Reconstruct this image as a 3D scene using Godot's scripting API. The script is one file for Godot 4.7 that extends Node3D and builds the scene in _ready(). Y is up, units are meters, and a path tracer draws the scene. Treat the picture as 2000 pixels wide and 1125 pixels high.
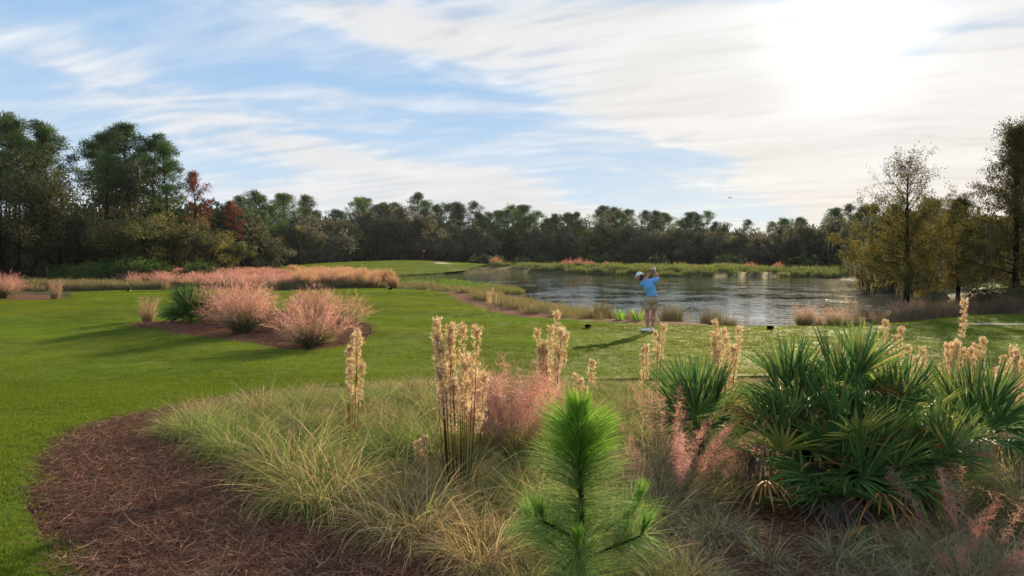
extends Node3D
# A golf tee beside a pond at low sun: lawn, planted beds of grasses and palmetto, woods round the water.

class MB:
	var v := PackedVector3Array()
	var c := PackedColorArray()
	var i := PackedInt32Array()
	var n := PackedVector3Array()

var R := RandomNumberGenerator.new()
var noise := FastNoiseLite.new()
var taken := {}
var M := {}

const POND := [-0.68, -51.2, 2.8, -42.0, 4.82, -34.4, 6.5, -30.6, 10.0, -29.0, 14.5, -30.5, 19.0, -37.5, 30.2, -53.8, 36.9, -70.0, 39.9, -93.4, 35.0, -105.0, 20.5, -102.5, 8.2, -123.6, -3.6, -135.6, -17.3, -107.8, -19.5, -97.7, -15.2, -87.5, -10.0, -72.0, -5.0, -60.0]
const LAWN_FAR := [-60.0, -36.0, -34.0, -36.5, -25.0, -37.4, -23.0, -36.7, -21.8, -37.5, -24.0, -42.0, -26.3, -45.8, -24.3, -48.5, -21.7, -49.2, -15.5, -46.5, -12.0, -47.1, -8.3, -47.8, -5.0, -46.5, -3.7, -42.8, -2.45, -36.6, -0.86, -32.0, 0.93, -27.9, 2.25, -25.9, 3.5, -24.95, 5.0, -24.7, 7.45, -24.7, 10.2, -25.3, 12.7, -26.3, 15.1, -27.9, 18.5, -27.9, 21.0, -25.0]
const LAWN_NEAR := [20.0, -21.0, 15.0, -17.6, 11.0, -16.4, 9.35, -15.5, 8.1, -15.0, 5.6, -14.0, 3.6, -13.4, 1.8, -13.2, 0.0, -13.1, -1.15, -13.0, -2.05, -12.75, -3.3, -12.2, -4.5, -11.2, -5.14, -9.95, -5.2, -9.1, -4.9, -8.0, -4.5, -7.1, -4.14, -6.4, -3.63, -5.7, -3.17, -5.2, -2.6, -4.2, -2.4, -2.0, -3.0, 2.0]
const ISLAND := [-12.1, -23.5, -11.4, -25.3, -10.4, -27.5, -10.1, -30.5, -9.2, -30.5, -7.2, -28.0, -5.2, -25.6, -3.9, -22.0, -3.85, -19.2, -4.4, -17.3, -5.6, -18.2, -6.8, -19.5, -9.4, -21.2]
const GRASSY := [-4.55, -9.7, -4.05, -8.9, -3.1, -7.95, -2.4, -7.35, -1.9, -6.75, -1.4, -6.1, -0.85, -5.5, -0.3, -4.7, 0.2, -4.0, 3.5, -3.7, 7.0, -5.0, 13.0, -14.5, 11.0, -16.0, 9.3, -15.1, 8.0, -14.6, 5.6, -13.6, 3.6, -13.0, 1.8, -12.8, 0.0, -12.7, -2.0, -12.35, -3.3, -11.8, -4.4, -10.8]
var pond: PackedVector2Array
var lawn: PackedVector2Array
var island: PackedVector2Array
var bed: PackedVector2Array
var grassy: PackedVector2Array


func poly(a: Array) -> PackedVector2Array:
	var p := PackedVector2Array()
	for k in range(0, a.size(), 2):
		p.append(Vector2(a[k], a[k + 1]))
	return p


func smooth_poly(p: PackedVector2Array, times := 2) -> PackedVector2Array:
	for t in times:
		var q := PackedVector2Array()
		for k in p.size():
			var a := p[k]
			var b := p[(k + 1) % p.size()]
			q.append(a.lerp(b, 0.25))
			q.append(a.lerp(b, 0.75))
		p = q
	return p


func edge_distance(p: Vector2, pl: PackedVector2Array) -> float:
	var best := 1e9
	var a := pl[pl.size() - 1]
	for b in pl:
		var ab := b - a
		var t := clampf((p - a).dot(ab) / ab.length_squared(), 0.0, 1.0)
		best = minf(best, p.distance_squared_to(a + ab * t))
		a = b
	return sqrt(best)


func gh(x: float, z: float) -> float:
	var und := 0.10 * noise.get_noise_2d(x * 6.0, z * 6.0) + 0.25 * noise.get_noise_2d(x * 1.6 + 90.0, z * 1.6)
	var h := und
	if z < -20.0 and z > -160.0 and absf(x) < 70.0:
		var p := Vector2(x, z)
		var d := edge_distance(p, pond)
		if Geometry2D.is_point_in_polygon(p, pond):
			return -0.64 - minf(d * 0.4, 1.4)
		var s := smoothstep(0.0, 4.6, d)
		h = -0.62 + (0.62 + und) * s
	h += 1.25 * exp(-pow((x + 20.0) / 17.0, 2.0) - pow((z + 141.0) / 16.0, 2.0))
	h += 0.5 * exp(-pow((x - 28.0) / 26.0, 2.0) - pow((z + 135.0) / 16.0, 2.0))
	h += 0.16 * exp(-pow((x + 7.5) / 4.0, 2.0) - pow((z + 23.0) / 4.5, 2.0))
	return h


func at(x: float, z: float, lift := 0.0) -> Vector3:
	return Vector3(x, gh(x, z) + lift, z)


# ---------- naming
func numbered(called: String) -> String:
	if not taken.has(called):
		taken[called] = 0
		return called
	taken[called] += 1
	return "%s_%03d" % [called, taken[called]]


func tag(o: Node3D, label: String, category: String, group := "", kind := "") -> Node3D:
	if label:
		o.set_meta("label", label)
	if category:
		o.set_meta("category", category)
	if group:
		o.set_meta("group", group)
	if kind:
		o.set_meta("kind", kind)
	return o


func thing(called: String, label: String, category: String, where := Vector3.ZERO, turn := 0.0, group := "") -> Node3D:
	var o := Node3D.new()
	o.name = numbered(called)
	add_child(o, true)
	o.position = where
	o.rotation.y = turn
	return tag(o, label, category, group)


func copy(src: Node3D, label: String, where: Vector3, turn: float, size := 1.0, group := "") -> Node3D:
	var o: Node3D = src.duplicate()
	var plain: String = src.name
	if plain.substr(plain.length() - 4, 1) == "_" and plain.right(3).is_valid_int():
		plain = plain.left(plain.length() - 4)
	o.name = numbered(plain)
	add_child(o, true)
	o.position = where
	o.rotation.y = turn
	o.scale = Vector3.ONE * size
	o.set_meta("label", label)
	if group:
		o.set_meta("group", group)
	return o


func to_mesh(b: MB) -> ArrayMesh:
	var a := []
	a.resize(Mesh.ARRAY_MAX)
	a[Mesh.ARRAY_VERTEX] = b.v
	if b.c.size() == b.v.size():
		a[Mesh.ARRAY_COLOR] = b.c
	if b.n.size() == b.v.size() and b.n.size() > 0:
		a[Mesh.ARRAY_NORMAL] = b.n
	a[Mesh.ARRAY_INDEX] = b.i
	var m := ArrayMesh.new()
	m.add_surface_from_arrays(Mesh.PRIMITIVE_TRIANGLES, a)
	return m


func obj(called: String, mesh: Mesh, mat: Material, parent: Node3D = null) -> MeshInstance3D:
	var o := MeshInstance3D.new()
	o.mesh = mesh
	o.material_override = mat
	o.name = numbered(called) if parent == null else called
	(self if parent == null else parent).add_child(o, true)
	return o


func scatter(called: String, mesh: Mesh, mat: Material, spots: Array, tints: Array, parent: Node3D = null) -> MultiMeshInstance3D:
	var mm := MultiMesh.new()
	mm.transform_format = MultiMesh.TRANSFORM_3D
	mm.use_colors = tints.size() > 0
	mm.mesh = mesh
	mm.instance_count = spots.size()
	for k in spots.size():
		mm.set_instance_transform(k, spots[k])
		if tints.size() > 0:
			mm.set_instance_color(k, tints[k])
	var o := MultiMeshInstance3D.new()
	o.multimesh = mm
	o.material_override = mat
	o.name = numbered(called) if parent == null else called
	(self if parent == null else parent).add_child(o, true)
	return o


func spot(p: Vector3, turn: float, size: float, tall := 1.0) -> Transform3D:
	return Transform3D(Basis(Vector3.UP, turn).scaled(Vector3(size, size * tall, size)), p)


# ---------- shapes
func rr(a: float, b: float) -> float:
	return R.randf_range(a, b)


func unit() -> Vector3:
	var z := R.randf_range(-1.0, 1.0)
	var a := R.randf() * TAU
	var r := sqrt(1.0 - z * z)
	return Vector3(r * cos(a), z, r * sin(a))


func vary(c: Color, amount: float) -> Color:
	var k := 1.0 + rr(-amount, amount)
	return Color(c.r * k * (1.0 + rr(-amount, amount) * 0.4), c.g * k, c.b * k * (1.0 + rr(-amount, amount) * 0.4))


func blade(b: MB, p: Vector3, ang: float, lean: float, length: float, w: float, droop: float, segs: int, col: Color, twist := 9.0) -> Vector3:
	var o := Vector3(cos(ang), 0, sin(ang))
	var tw := rr(-1.3, 1.3) if twist > 8.0 else twist
	var side := (Vector3(-o.z, 0, o.x) * cos(tw) + (o * cos(lean) - Vector3.UP * sin(lean)) * sin(tw)) * w * 0.5
	var s := b.v.size()
	var step := length / segs
	var t := lean
	for k in segs:
		var f := 1.0 - 0.55 * float(k) / segs
		b.v.append(p - side * f)
		b.v.append(p + side * f)
		b.c.append(col)
		b.c.append(col)
		p += (o * sin(t) + Vector3.UP * cos(t)) * step
		t += droop / segs
		var q := s + k * 2
		if k < segs - 1:
			b.i.append_array(PackedInt32Array([q, q + 1, q + 2, q + 1, q + 3, q + 2]))
		else:
			b.i.append_array(PackedInt32Array([q, q + 1, q + 2]))
	b.v.append(p)
	b.c.append(col)
	return p


func hair(b: MB, p: Vector3, d: Vector3, w: float, col: Color) -> void:
	var side := d.cross(unit()).normalized() * w * 0.5
	var s := b.v.size()
	b.v.append(p - side)
	b.v.append(p + side)
	b.v.append(p + d)
	b.c.append(col)
	b.c.append(col)
	b.c.append(col)
	b.i.append_array(PackedInt32Array([s, s + 1, s + 2]))


func leaf(b: MB, p: Vector3, d: Vector3, w: float, col: Color) -> void:
	var side := d.cross(unit()).normalized() * w * 0.5
	var s := b.v.size()
	b.v.append(p)
	b.v.append(p + d * 0.45 + side)
	b.v.append(p + d)
	b.v.append(p + d * 0.45 - side)
	for k in 4:
		b.c.append(col)
	b.i.append_array(PackedInt32Array([s, s + 1, s + 2, s, s + 2, s + 3]))


func tube(b: MB, pts: PackedVector3Array, rad: PackedFloat32Array, sides: int, col: Color) -> void:
	var s := b.v.size()
	var side := Vector3.RIGHT
	for k in pts.size():
		var d := (pts[mini(k + 1, pts.size() - 1)] - pts[maxi(k - 1, 0)]).normalized()
		side = (side - d * side.dot(d))
		if side.length() < 0.05:
			side = d.cross(Vector3(0.3, 0.2, 1.0))
		side = side.normalized()
		var other := d.cross(side)
		for j in sides:
			var a := TAU * j / sides
			var nn := side * cos(a) + other * sin(a)
			b.v.append(pts[k] + nn * rad[k])
			b.n.append(nn)
			b.c.append(col)
	for k in pts.size() - 1:
		for j in sides:
			var a := s + k * sides + j
			var c := s + k * sides + (j + 1) % sides
			b.i.append_array(PackedInt32Array([a, c, a + sides, c, c + sides, a + sides]))
	var last := s + (pts.size() - 1) * sides
	for j in range(1, sides - 1):
		b.i.append_array(PackedInt32Array([last, last + j, last + j + 1]))


func limb(b: MB, p: Vector3, d: Vector3, length: float, r0: float, r1: float, wander: float, lift: float, col: Color, segs := 5, sides := 5) -> PackedVector3Array:
	var pts := PackedVector3Array([p])
	var rad := PackedFloat32Array([r0])
	for k in segs:
		d = (d + unit() * wander + Vector3.UP * lift).normalized()
		p += d * length / segs
		pts.append(p)
		rad.append(lerpf(r0, r1, float(k + 1) / segs))
	tube(b, pts, rad, sides, col)
	return pts


func clump(b: MB, at_: Vector3, size: Vector3, count: int, l: float, w: float, col: Color, spread := 0.25, hang := 0.0) -> void:
	var tone := vary(col, spread)
	for k in count:
		var u := unit() * pow(R.randf(), 0.42)
		var d := (unit() + u * 0.6 + Vector3.DOWN * hang).normalized()
		leaf(b, at_ + u * size, d * l * rr(0.7, 1.3), w * rr(0.7, 1.3), vary(tone, spread))


func lathe(b: MB, profile: PackedVector2Array, sides: int, col: Color, basis := Basis(), where := Vector3.ZERO) -> void:
	var pts := PackedVector3Array()
	var rad := PackedFloat32Array()
	for q in profile:
		pts.append(where + basis * Vector3(0, q.y, 0))
		rad.append(q.x)
	tube(b, pts, rad, sides, col)


# ---------- materials
func noise_texture(scale_: float, octaves: int, colors: Array, size := 512, seed_ := 1, kind := FastNoiseLite.TYPE_SIMPLEX_SMOOTH) -> NoiseTexture2D:
	var f := FastNoiseLite.new()
	f.noise_type = kind
	f.seed = seed_
	f.frequency = scale_
	f.fractal_octaves = octaves
	var t := NoiseTexture2D.new()
	t.width = size
	t.height = size
	t.seamless = true
	t.noise = f
	if colors.size() > 0:
		var g := Gradient.new()
		var offs := PackedFloat32Array()
		var cols := PackedColorArray()
		for k in colors.size():
			offs.append(float(k) / (colors.size() - 1))
			cols.append(colors[k].linear_to_srgb())
		g.offsets = offs
		g.colors = cols
		t.color_ramp = g
	return t


func leafy(called: String, through: float, rough := 0.65, spec := 0.35) -> StandardMaterial3D:
	var m := StandardMaterial3D.new()
	m.resource_name = called
	m.vertex_color_use_as_albedo = true
	m.roughness = rough
	m.metallic_specular = spec
	m.cull_mode = BaseMaterial3D.CULL_DISABLED
	if through > 0.0:
		m.backlight_enabled = true
		m.backlight = Color(through, through, through).linear_to_srgb()
	return m


func surface(called: String, tex: Texture2D, scale_: float, rough := 0.9, bump: Texture2D = null, bump_cm := 1.0) -> StandardMaterial3D:
	var m := StandardMaterial3D.new()
	m.resource_name = called
	m.albedo_texture = tex
	m.uv1_triplanar = true
	m.uv1_world_triplanar = true
	m.uv1_scale = Vector3.ONE * scale_
	m.roughness = rough
	m.metallic_specular = 0.12
	if bump:
		m.heightmap_enabled = true
		m.heightmap_texture = bump
		m.heightmap_scale = bump_cm
	return m


func plain(called: String, c: Color, rough := 0.8, spec := 0.5) -> StandardMaterial3D:
	var m := StandardMaterial3D.new()
	m.resource_name = called
	m.albedo_color = c.linear_to_srgb()
	m.roughness = rough
	m.metallic_specular = spec
	return m


func materials() -> void:
	M.grass = leafy("grass_blade", 0.8, 0.9, 0.08)
	M.needle = leafy("needle", 0.8, 0.6, 0.16)
	M.foliage = leafy("foliage", 0.7, 0.9, 0.06)
	M.plume = leafy("plume", 1.0, 0.9, 0.1)
	M.frond = leafy("frond", 0.6, 0.55, 0.2)
	M.wood = leafy("bark", 0.0, 0.95, 0.2)
	M.wood.heightmap_enabled = true
	M.wood.heightmap_texture = noise_texture(0.03, 4, [], 256, 8)
	M.wood.heightmap_scale = 3.0
	M.wood.uv1_triplanar = true
	M.wood.uv1_scale = Vector3(2.0, 0.6, 2.0)
	M.wood_plain = leafy("stalk", 0.15, 0.7, 0.25)
	M.straw = leafy("pine_straw", 0.2, 0.8, 0.25)
	M.soil = surface("soil", noise_texture(0.012, 5, [Color(0.03, 0.022, 0.012), Color(0.06, 0.05, 0.022), Color(0.075, 0.08, 0.03), Color(0.05, 0.038, 0.02)], 1024, 3), 0.07, 0.95)
	M.litter = surface("pine_straw_litter", noise_texture(0.02, 5, [Color(0.040, 0.019, 0.012), Color(0.109, 0.052, 0.032), Color(0.184, 0.092, 0.058), Color(0.081, 0.037, 0.023)], 1024, 5), 0.35, 0.95, noise_texture(0.06, 4, [], 512, 9), 3.0)
	M.turf = surface("turf", noise_texture(0.006, 5, [Color(0.064, 0.094, 0.009), Color(0.086, 0.124, 0.012), Color(0.101, 0.135, 0.015), Color(0.075, 0.112, 0.011)], 1024, 4), 0.06, 0.8, noise_texture(0.09, 3, [], 512, 6), 1.0)
	M.sand = surface("sand", noise_texture(0.02, 4, [Color(0.42, 0.37, 0.3), Color(0.55, 0.5, 0.42)], 256, 7), 0.3, 0.95)


# ---------- sky, sun, camera
func sun_direction() -> Vector3:
	var az := deg_to_rad(23.5)
	var el := deg_to_rad(15.3)
	return Vector3(sin(az) * cos(el), sin(el), -cos(az) * cos(el))


func sky_image() -> ImageTexture:
	var w := 3584
	var h := w / 2
	var f := FastNoiseLite.new()
	f.seed = 11
	f.frequency = 1.0
	f.fractal_octaves = 5
	f.fractal_gain = 0.55
	var g := FastNoiseLite.new()
	g.seed = 23
	g.frequency = 1.0
	g.fractal_octaves = 3
	var sun := sun_direction()
	var data := PackedFloat32Array()
	data.resize(w * h * 3)
	# cloud banks seen in the photograph: azimuth, elevation, half widths, tilt (degrees), amount
	var banks := [
		[0.0, 17.5, 15.0, 3.6, -3.0, 0.9], [-7.0, 15.6, 9.0, 1.8, -12.0, 0.6], [13.0, 14.0, 7.5, 3.2, 6.0, 0.7], [20.0, 8.5, 10.0, 5.2, -22.0, 1.15], [25.0, 4.5, 8.0, 4.0, -30.0, 0.85], [33.0, 9.0, 10.0, 12.0, 0.0, 1.0],
		[10.0, 10.4, 8.0, 1.7, -4.0, 0.75], [-22.0, 9.2, 18.0, 2.6, -11.0, 0.5], [-8.0, 6.0, 13.0, 1.5, -9.0, 0.6], [0.0, 5.6, 6.0, 1.6, 2.0, 0.55], [-12.0, 3.6, 20.0, 1.7, -4.0, 0.8], [-27.0, 14.0, 14.0, 3.6, -12.0, 0.36], [8.0, 2.6, 14.0, 0.9, -5.0, 0.55],
	]
	for y in h:
		var el := (0.5 - (y + 0.5) / h) * PI
		var sy := sin(el)
		var cy := cos(el)
		var eld := rad_to_deg(el)
		if sy < -0.02:
			for x in w:
				var o := (y * w + x) * 3
				data[o] = 0.30
				data[o + 1] = 0.30
				data[o + 2] = 0.26
			continue
		var up := maxf(sy, 0.0)
		var fade := pow(1.0 - up, 5.0)
		var low := exp(-up * 9.0)
		var base := Color(0.21, 0.40, 0.68).lerp(Color(0.42, 0.60, 0.77), fade).lerp(Color(0.68, 0.75, 0.79), low * 0.9)
		var k := 1.0 / (up + 0.10)
		for x in w:
			var a := TAU * (x + 0.5) / w
			var dx := sin(a) * cy
			var dz := -cos(a) * cy
			var azd := rad_to_deg(a if a < PI else a - TAU)
			var px := dx * k
			var pz := dz * k
			# long streaks of high cloud, rippled where they thicken
			var u := px * 0.92 + pz * 0.38
			var v := pz * 0.92 - px * 0.38
			var warp := g.get_noise_2d(u * 0.35, v * 0.35)
			var streak := f.get_noise_2d(u * 0.30 + warp * 0.9, v * 1.25 + warp * 1.2)
			var fine := f.get_noise_2d(u * 1.6 + 40.0 + warp * 2.0, v * 5.2 + 17.0)
			var wisp := 1.0 - 2.0 * absf(f.get_noise_2d(u * 0.7 + warp * 1.5 + 70.0, v * 3.0 + warp))
			fine = fine * 0.75 + wisp * 0.3 - 0.12
			var cover := 0.0
			if eld < 24.0 and absf(azd) < 50.0:
				for c in banks:
					var ea: float = (azd - c[0])
					var ee: float = eld - c[1] - ea * tan(deg_to_rad(c[4]))
					var q: float = (ea / c[2]) * (ea / c[2]) + (ee / c[3]) * (ee / c[3])
					if q < 5.0:
						cover += c[5] * exp(-q)
			var away := smoothstep(15.0, 24.0, eld) + smoothstep(36.0, 50.0, absf(azd))
			cover = lerpf(minf(cover, 1.25), 0.55 + 0.35 * g.get_noise_2d(u * 0.25 + 9.0, v * 0.4), clampf(away, 0.0, 1.0))
			var dens := smoothstep(0.22, 1.0, cover + streak * 0.48 + fine * 0.34)
			dens = maxf(dens, 0.5 * smoothstep(-0.1, 1.0, streak + 0.45 + fine * 0.4))
			var cs := clampf(dx * sun.x + sy * sun.y + dz * sun.z, -1.0, 1.0)
			var ang := rad_to_deg(acos(cs))
			dens = maxf(dens, 0.85 * exp(-pow(ang / 6.0, 2.0)))
			var glow := exp(-pow(ang / 3.9, 2.0)) * 0.65 + exp(-ang / 9.0) * 0.11
			var shade := 0.86 + 0.22 * fine + 0.10 * streak - 0.10 * smoothstep(0.75, 1.0, dens) * smoothstep(-0.1, 0.5, fine)
			var cr := 0.80 * shade
			var cg := 0.80 * shade
			var cb := 0.81 * shade
			var warm := exp(-pow((ang - 12.0) / 9.0, 2.0)) * exp(-maxf(eld, 0.0) / 9.0)
			var o := (y * w + x) * 3
			data[o] = lerpf(base.r, cr, dens) + glow * (0.55 + 0.45 * dens) + warm * 0.10
			data[o + 1] = lerpf(base.g, cg, dens) + glow * 0.93 * (0.55 + 0.45 * dens) + warm * 0.035
			data[o + 2] = lerpf(base.b, cb, dens) + glow * 0.80 * (0.55 + 0.45 * dens) - warm * 0.06
	var im := Image.create_from_data(w, h, false, Image.FORMAT_RGBF, data.to_byte_array())
	return ImageTexture.create_from_image(im)


func stage() -> void:
	var cam := Camera3D.new()
	cam.name = "camera"
	cam.position = Vector3(0, 2.2, 0)
	cam.rotation_degrees.x = -2.386
	cam.fov = 41.12
	cam.near = 0.1
	cam.far = 3000.0
	cam.current = true
	add_child(cam)
	var e := Environment.new()
	e.background_mode = Environment.BG_SKY
	var sky := Sky.new()
	var pano := PanoramaSkyMaterial.new()
	pano.panorama = sky_image()
	pano.energy_multiplier = 0.54
	sky.sky_material = pano
	e.sky = sky
	e.tonemap_mode = Environment.TONE_MAPPER_LINEAR
	e.tonemap_exposure = 2.25
	e.fog_enabled = true
	e.fog_density = 0.0001
	e.fog_light_color = Color(0.86, 0.88, 0.9)
	e.sdfgi_enabled = true
	e.ssao_enabled = true
	e.ssil_enabled = true
	var we := WorldEnvironment.new()
	we.name = "environment"
	we.environment = e
	add_child(we)
	var s := DirectionalLight3D.new()
	s.name = "sun"
	s.light_energy = 1.6
	s.light_color = Color(1.0, 0.90, 0.74)
	s.light_angular_distance = 0.9
	s.shadow_enabled = true
	add_child(s)
	s.look_at_from_position(sun_direction() * 50.0, Vector3.ZERO)


# ---------- ground
func flat_sheet(p: PackedVector2Array, holes: Array, step: float, lift: float, skirt := 0.0) -> ArrayMesh:
	var b := MB.new()
	var lo := p[0]
	var hi := p[0]
	for q in p:
		lo = lo.min(q)
		hi = hi.max(q)
	var pieces: Array = []
	var nx := ceili((hi.x - lo.x) / step)
	var nz := ceili((hi.y - lo.y) / step)
	for ix in nx:
		for iz in nz:
			var c := lo + Vector2(ix, iz) * step
			var cell := PackedVector2Array([c, c + Vector2(step, 0), c + Vector2(step, step), c + Vector2(0, step)])
			var ins := 0
			for q in cell:
				if Geometry2D.is_point_in_polygon(q, p):
					ins += 1
			var near_hole := false
			for hl in holes:
				if edge_distance(c + Vector2(step, step) * 0.5, hl) < step * 1.5:
					near_hole = true
				elif Geometry2D.is_point_in_polygon(c + Vector2(step, step) * 0.5, hl):
					ins = -9
			if ins == -9:
				continue
			if ins == 4 and not near_hole:
				pieces.append(cell)
				continue
			if ins == 0 and edge_distance(c + Vector2(step, step) * 0.5, p) > step:
				continue
			var got: Array = Geometry2D.intersect_polygons(cell, p)
			for hl in holes:
				var next: Array = []
				for g in got:
					next.append_array(Geometry2D.clip_polygons(g, hl))
				got = next
			pieces.append_array(got)
	for pc: PackedVector2Array in pieces:
		var tri := Geometry2D.triangulate_polygon(pc) if pc.size() > 4 else (PackedInt32Array([0, 1, 2, 0, 2, 3]) if pc.size() == 4 else PackedInt32Array([0, 1, 2]))
		var s := b.v.size()
		for q in pc:
			b.v.append(at(q.x, q.y, lift))
			var ex := 0.3
			b.n.append(Vector3(gh(q.x - ex, q.y) - gh(q.x + ex, q.y), 2.0 * ex, gh(q.x, q.y - ex) - gh(q.x, q.y + ex)).normalized())
		for t in range(0, tri.size(), 3):
			var a := pc[tri[t]]
			var c := pc[tri[t + 1]]
			var d := pc[tri[t + 2]]
			if (c - a).cross(d - a) > 0.0:
				b.i.append_array(PackedInt32Array([s + tri[t], s + tri[t + 1], s + tri[t + 2]]))
			else:
				b.i.append_array(PackedInt32Array([s + tri[t], s + tri[t + 2], s + tri[t + 1]]))
	if skirt > 0.0:
		for line: PackedVector2Array in [p] + holes:
			for k in line.size():
				var a := line[k]
				var c := line[(k + 1) % line.size()]
				var s := b.v.size()
				var nn := Vector3((c - a).y, 0, -(c - a).x).normalized()
				for q: Vector2 in [a, c]:
					b.v.append(at(q.x, q.y, lift))
					b.v.append(at(q.x, q.y, lift - skirt))
					b.n.append(nn)
					b.n.append(nn)
				b.i.append_array(PackedInt32Array([s, s + 1, s + 2, s + 2, s + 1, s + 3]))
	return to_mesh(b)


func ground() -> void:
	var b := MB.new()
	var rows := 262
	var cols := 300
	for r in rows:
		var rad := 2.0 * pow(1.0242, r) - 1.9
		for k in cols + 1:
			var a := deg_to_rad(lerpf(-88.0, 88.0, float(k) / cols))
			var x := sin(a) * rad
			var z := 14.0 - cos(a) * rad
			b.v.append(at(x, z, -0.06))
			b.n.append(Vector3.UP)
	for r in rows - 1:
		for k in cols:
			var q := r * (cols + 1) + k
			b.i.append_array(PackedInt32Array([q, q + cols + 1, q + 1, q + 1, q + cols + 1, q + cols + 2]))
	tag(obj("ground", to_mesh(b), M.soil), "brown and green rough ground under beds, woods and banks", "ground", "", "structure")
	tag(obj("lawn", flat_sheet(lawn, [island, bed], 0.8, 0.035, 0.1), M.turf), "mown bright green tee lawn winding between the planted beds", "lawn", "", "structure")
	tag(obj("pine_straw_bed", flat_sheet(bed, [], 0.8, 0.0), M.litter), "reddish brown pine straw bed in the foreground", "bed", "", "structure")
	tag(obj("pine_straw_bed", flat_sheet(island, [], 0.8, 0.0), M.litter), "oval pine straw island bed in the middle of the lawn", "bed", "", "structure")
	var bank := smooth_poly(poly([-3.9, -44.5, -2.6, -36.6, -1.0, -32.0, 0.8, -27.8, 2.2, -25.8, 3.5, -24.85, 6.6, -24.6, 6.5, -26.0, 3.9, -26.6, 2.6, -28.2, 1.0, -32.0, -0.6, -37.0, -2.6, -44.0]), 1)
	tag(obj("pine_straw_bed", flat_sheet(bank, [], 0.6, 0.005), M.litter), "brown pine straw strip along the pond edge of the tee", "bed", "", "structure")
	var side_bed := smooth_poly(poly([-60.0, -36.2, -34.0, -36.7, -25.0, -37.3, -22.0, -37.3, -22.4, -39.0, -25.0, -42.0, -33.0, -43.5, -60.0, -44.0]), 1)
	tag(obj("pine_straw_bed", flat_sheet(side_bed, [], 1.0, 0.005), M.litter), "pine straw bed at the left edge below the woods", "bed", "", "structure")
	var green := smooth_poly(poly([-20.0, -108.0, -16.5, -110.5, -9.5, -123.5, -4.0, -137.0, 2.0, -146.0, -2.0, -160.0, -20.0, -166.0, -42.0, -160.0, -50.0, -135.0, -46.0, -114.0, -32.0, -104.0]), 2)
	var bunker := smooth_poly(poly([-13.6, -133.2, -11.8, -132.2, -10.2, -133.4, -9.8, -135.0, -11.6, -135.4, -13.4, -135.0]), 2)
	tag(obj("putting_green", flat_sheet(green, [bunker], 2.0, 0.02, 0.05), M.turf), "sunlit putting green across the water below the far trees", "green", "", "structure")
	tag(obj("sand_bunker", flat_sheet(bunker, [], 0.8, 0.0), M.sand), "small pale sand bunker in the front of the far green", "bunker", "", "structure")
	far_turf(green, bunker, "short grass of the far putting green")
	var fair := smooth_poly(poly([4.0, -141.0, 12.0, -131.0, 24.0, -117.0, 37.0, -118.0, 48.0, -104.0, 64.0, -112.0, 62.0, -140.0, 36.0, -156.0, 6.0, -162.0]), 2)
	tag(obj("fairway", flat_sheet(fair, [], 2.0, 0.02), M.turf), "strip of mown fairway on the far bank of the pond", "fairway", "", "structure")
	far_turf(fair, PackedVector2Array(), "short grass of the far fairway")
	var glade := smooth_poly(poly([30.0, -50.0, 36.0, -60.0, 46.0, -66.0, 52.0, -56.0, 40.0, -46.0]), 2)
	tag(obj("fairway", flat_sheet(glade, [], 1.5, 0.02), M.turf), "bright grass glade seen under the cypress boughs", "fairway", "", "structure")
	var path := smooth_poly(poly([14.6, -24.6, 17.0, -24.3, 20.0, -23.4, 24.0, -22.0, 24.0, -22.5, 20.0, -24.0, 17.0, -24.9, 14.6, -25.1]), 1)
	tag(obj("path", flat_sheet(path, [], 0.5, 0.045), M.sand), "thin pale sand path crossing the shaded right end of the lawn", "path", "", "structure")
	# water
	var w := MB.new()
	var big := PackedVector2Array()
	for q in Geometry2D.offset_polygon(pond, 1.2)[0]:
		big.append(q)
	for q in big:
		w.v.append(Vector3(q.x, -0.6, q.y))
		w.n.append(Vector3.UP)
	var tri := Geometry2D.triangulate_polygon(big)
	for t in range(0, tri.size(), 3):
		var a := big[tri[t]]
		if (big[tri[t + 1]] - a).cross(big[tri[t + 2]] - a) > 0.0:
			w.i.append_array(PackedInt32Array([tri[t], tri[t + 1], tri[t + 2]]))
		else:
			w.i.append_array(PackedInt32Array([tri[t], tri[t + 2], tri[t + 1]]))
	var wm := plain("pond_water", Color(0.012, 0.018, 0.02), 0.04, 0.5)
	wm.uv1_triplanar = true
	wm.uv1_world_triplanar = true
	wm.uv1_scale = Vector3.ONE / 30.0
	wm.heightmap_enabled = true
	wm.heightmap_texture = ripples()
	wm.heightmap_scale = 2.8
	tag(obj("pond", to_mesh(w), wm), "rippled pond mirroring the sky and the woods", "pond", "", "structure")


func ripples() -> ImageTexture:
	# wind ripples, long across the wind, stronger in some patches than in others; it repeats every 30 m
	var f := FastNoiseLite.new()
	f.seed = 3
	f.frequency = 0.02
	f.fractal_octaves = 3
	var g := FastNoiseLite.new()
	g.seed = 5
	g.frequency = 0.004
	var a := f.get_seamless_image(1024, 1024, false, false, 0.2, true)
	var c := g.get_seamless_image(1024, 1024, false, false, 0.2, true)
	var im := Image.create_empty(1024, 1024, false, Image.FORMAT_RF)
	for y in 1024:
		for x in 1024:
			var m := smoothstep(0.25, 0.75, c.get_pixel(x, y).r)
			im.set_pixel(x, y, Color(0.5 + (a.get_pixel(x, (y * 2) % 1024).r - 0.5) * (0.25 + 0.75 * m), 0, 0))
	return ImageTexture.create_from_image(im)


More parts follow.
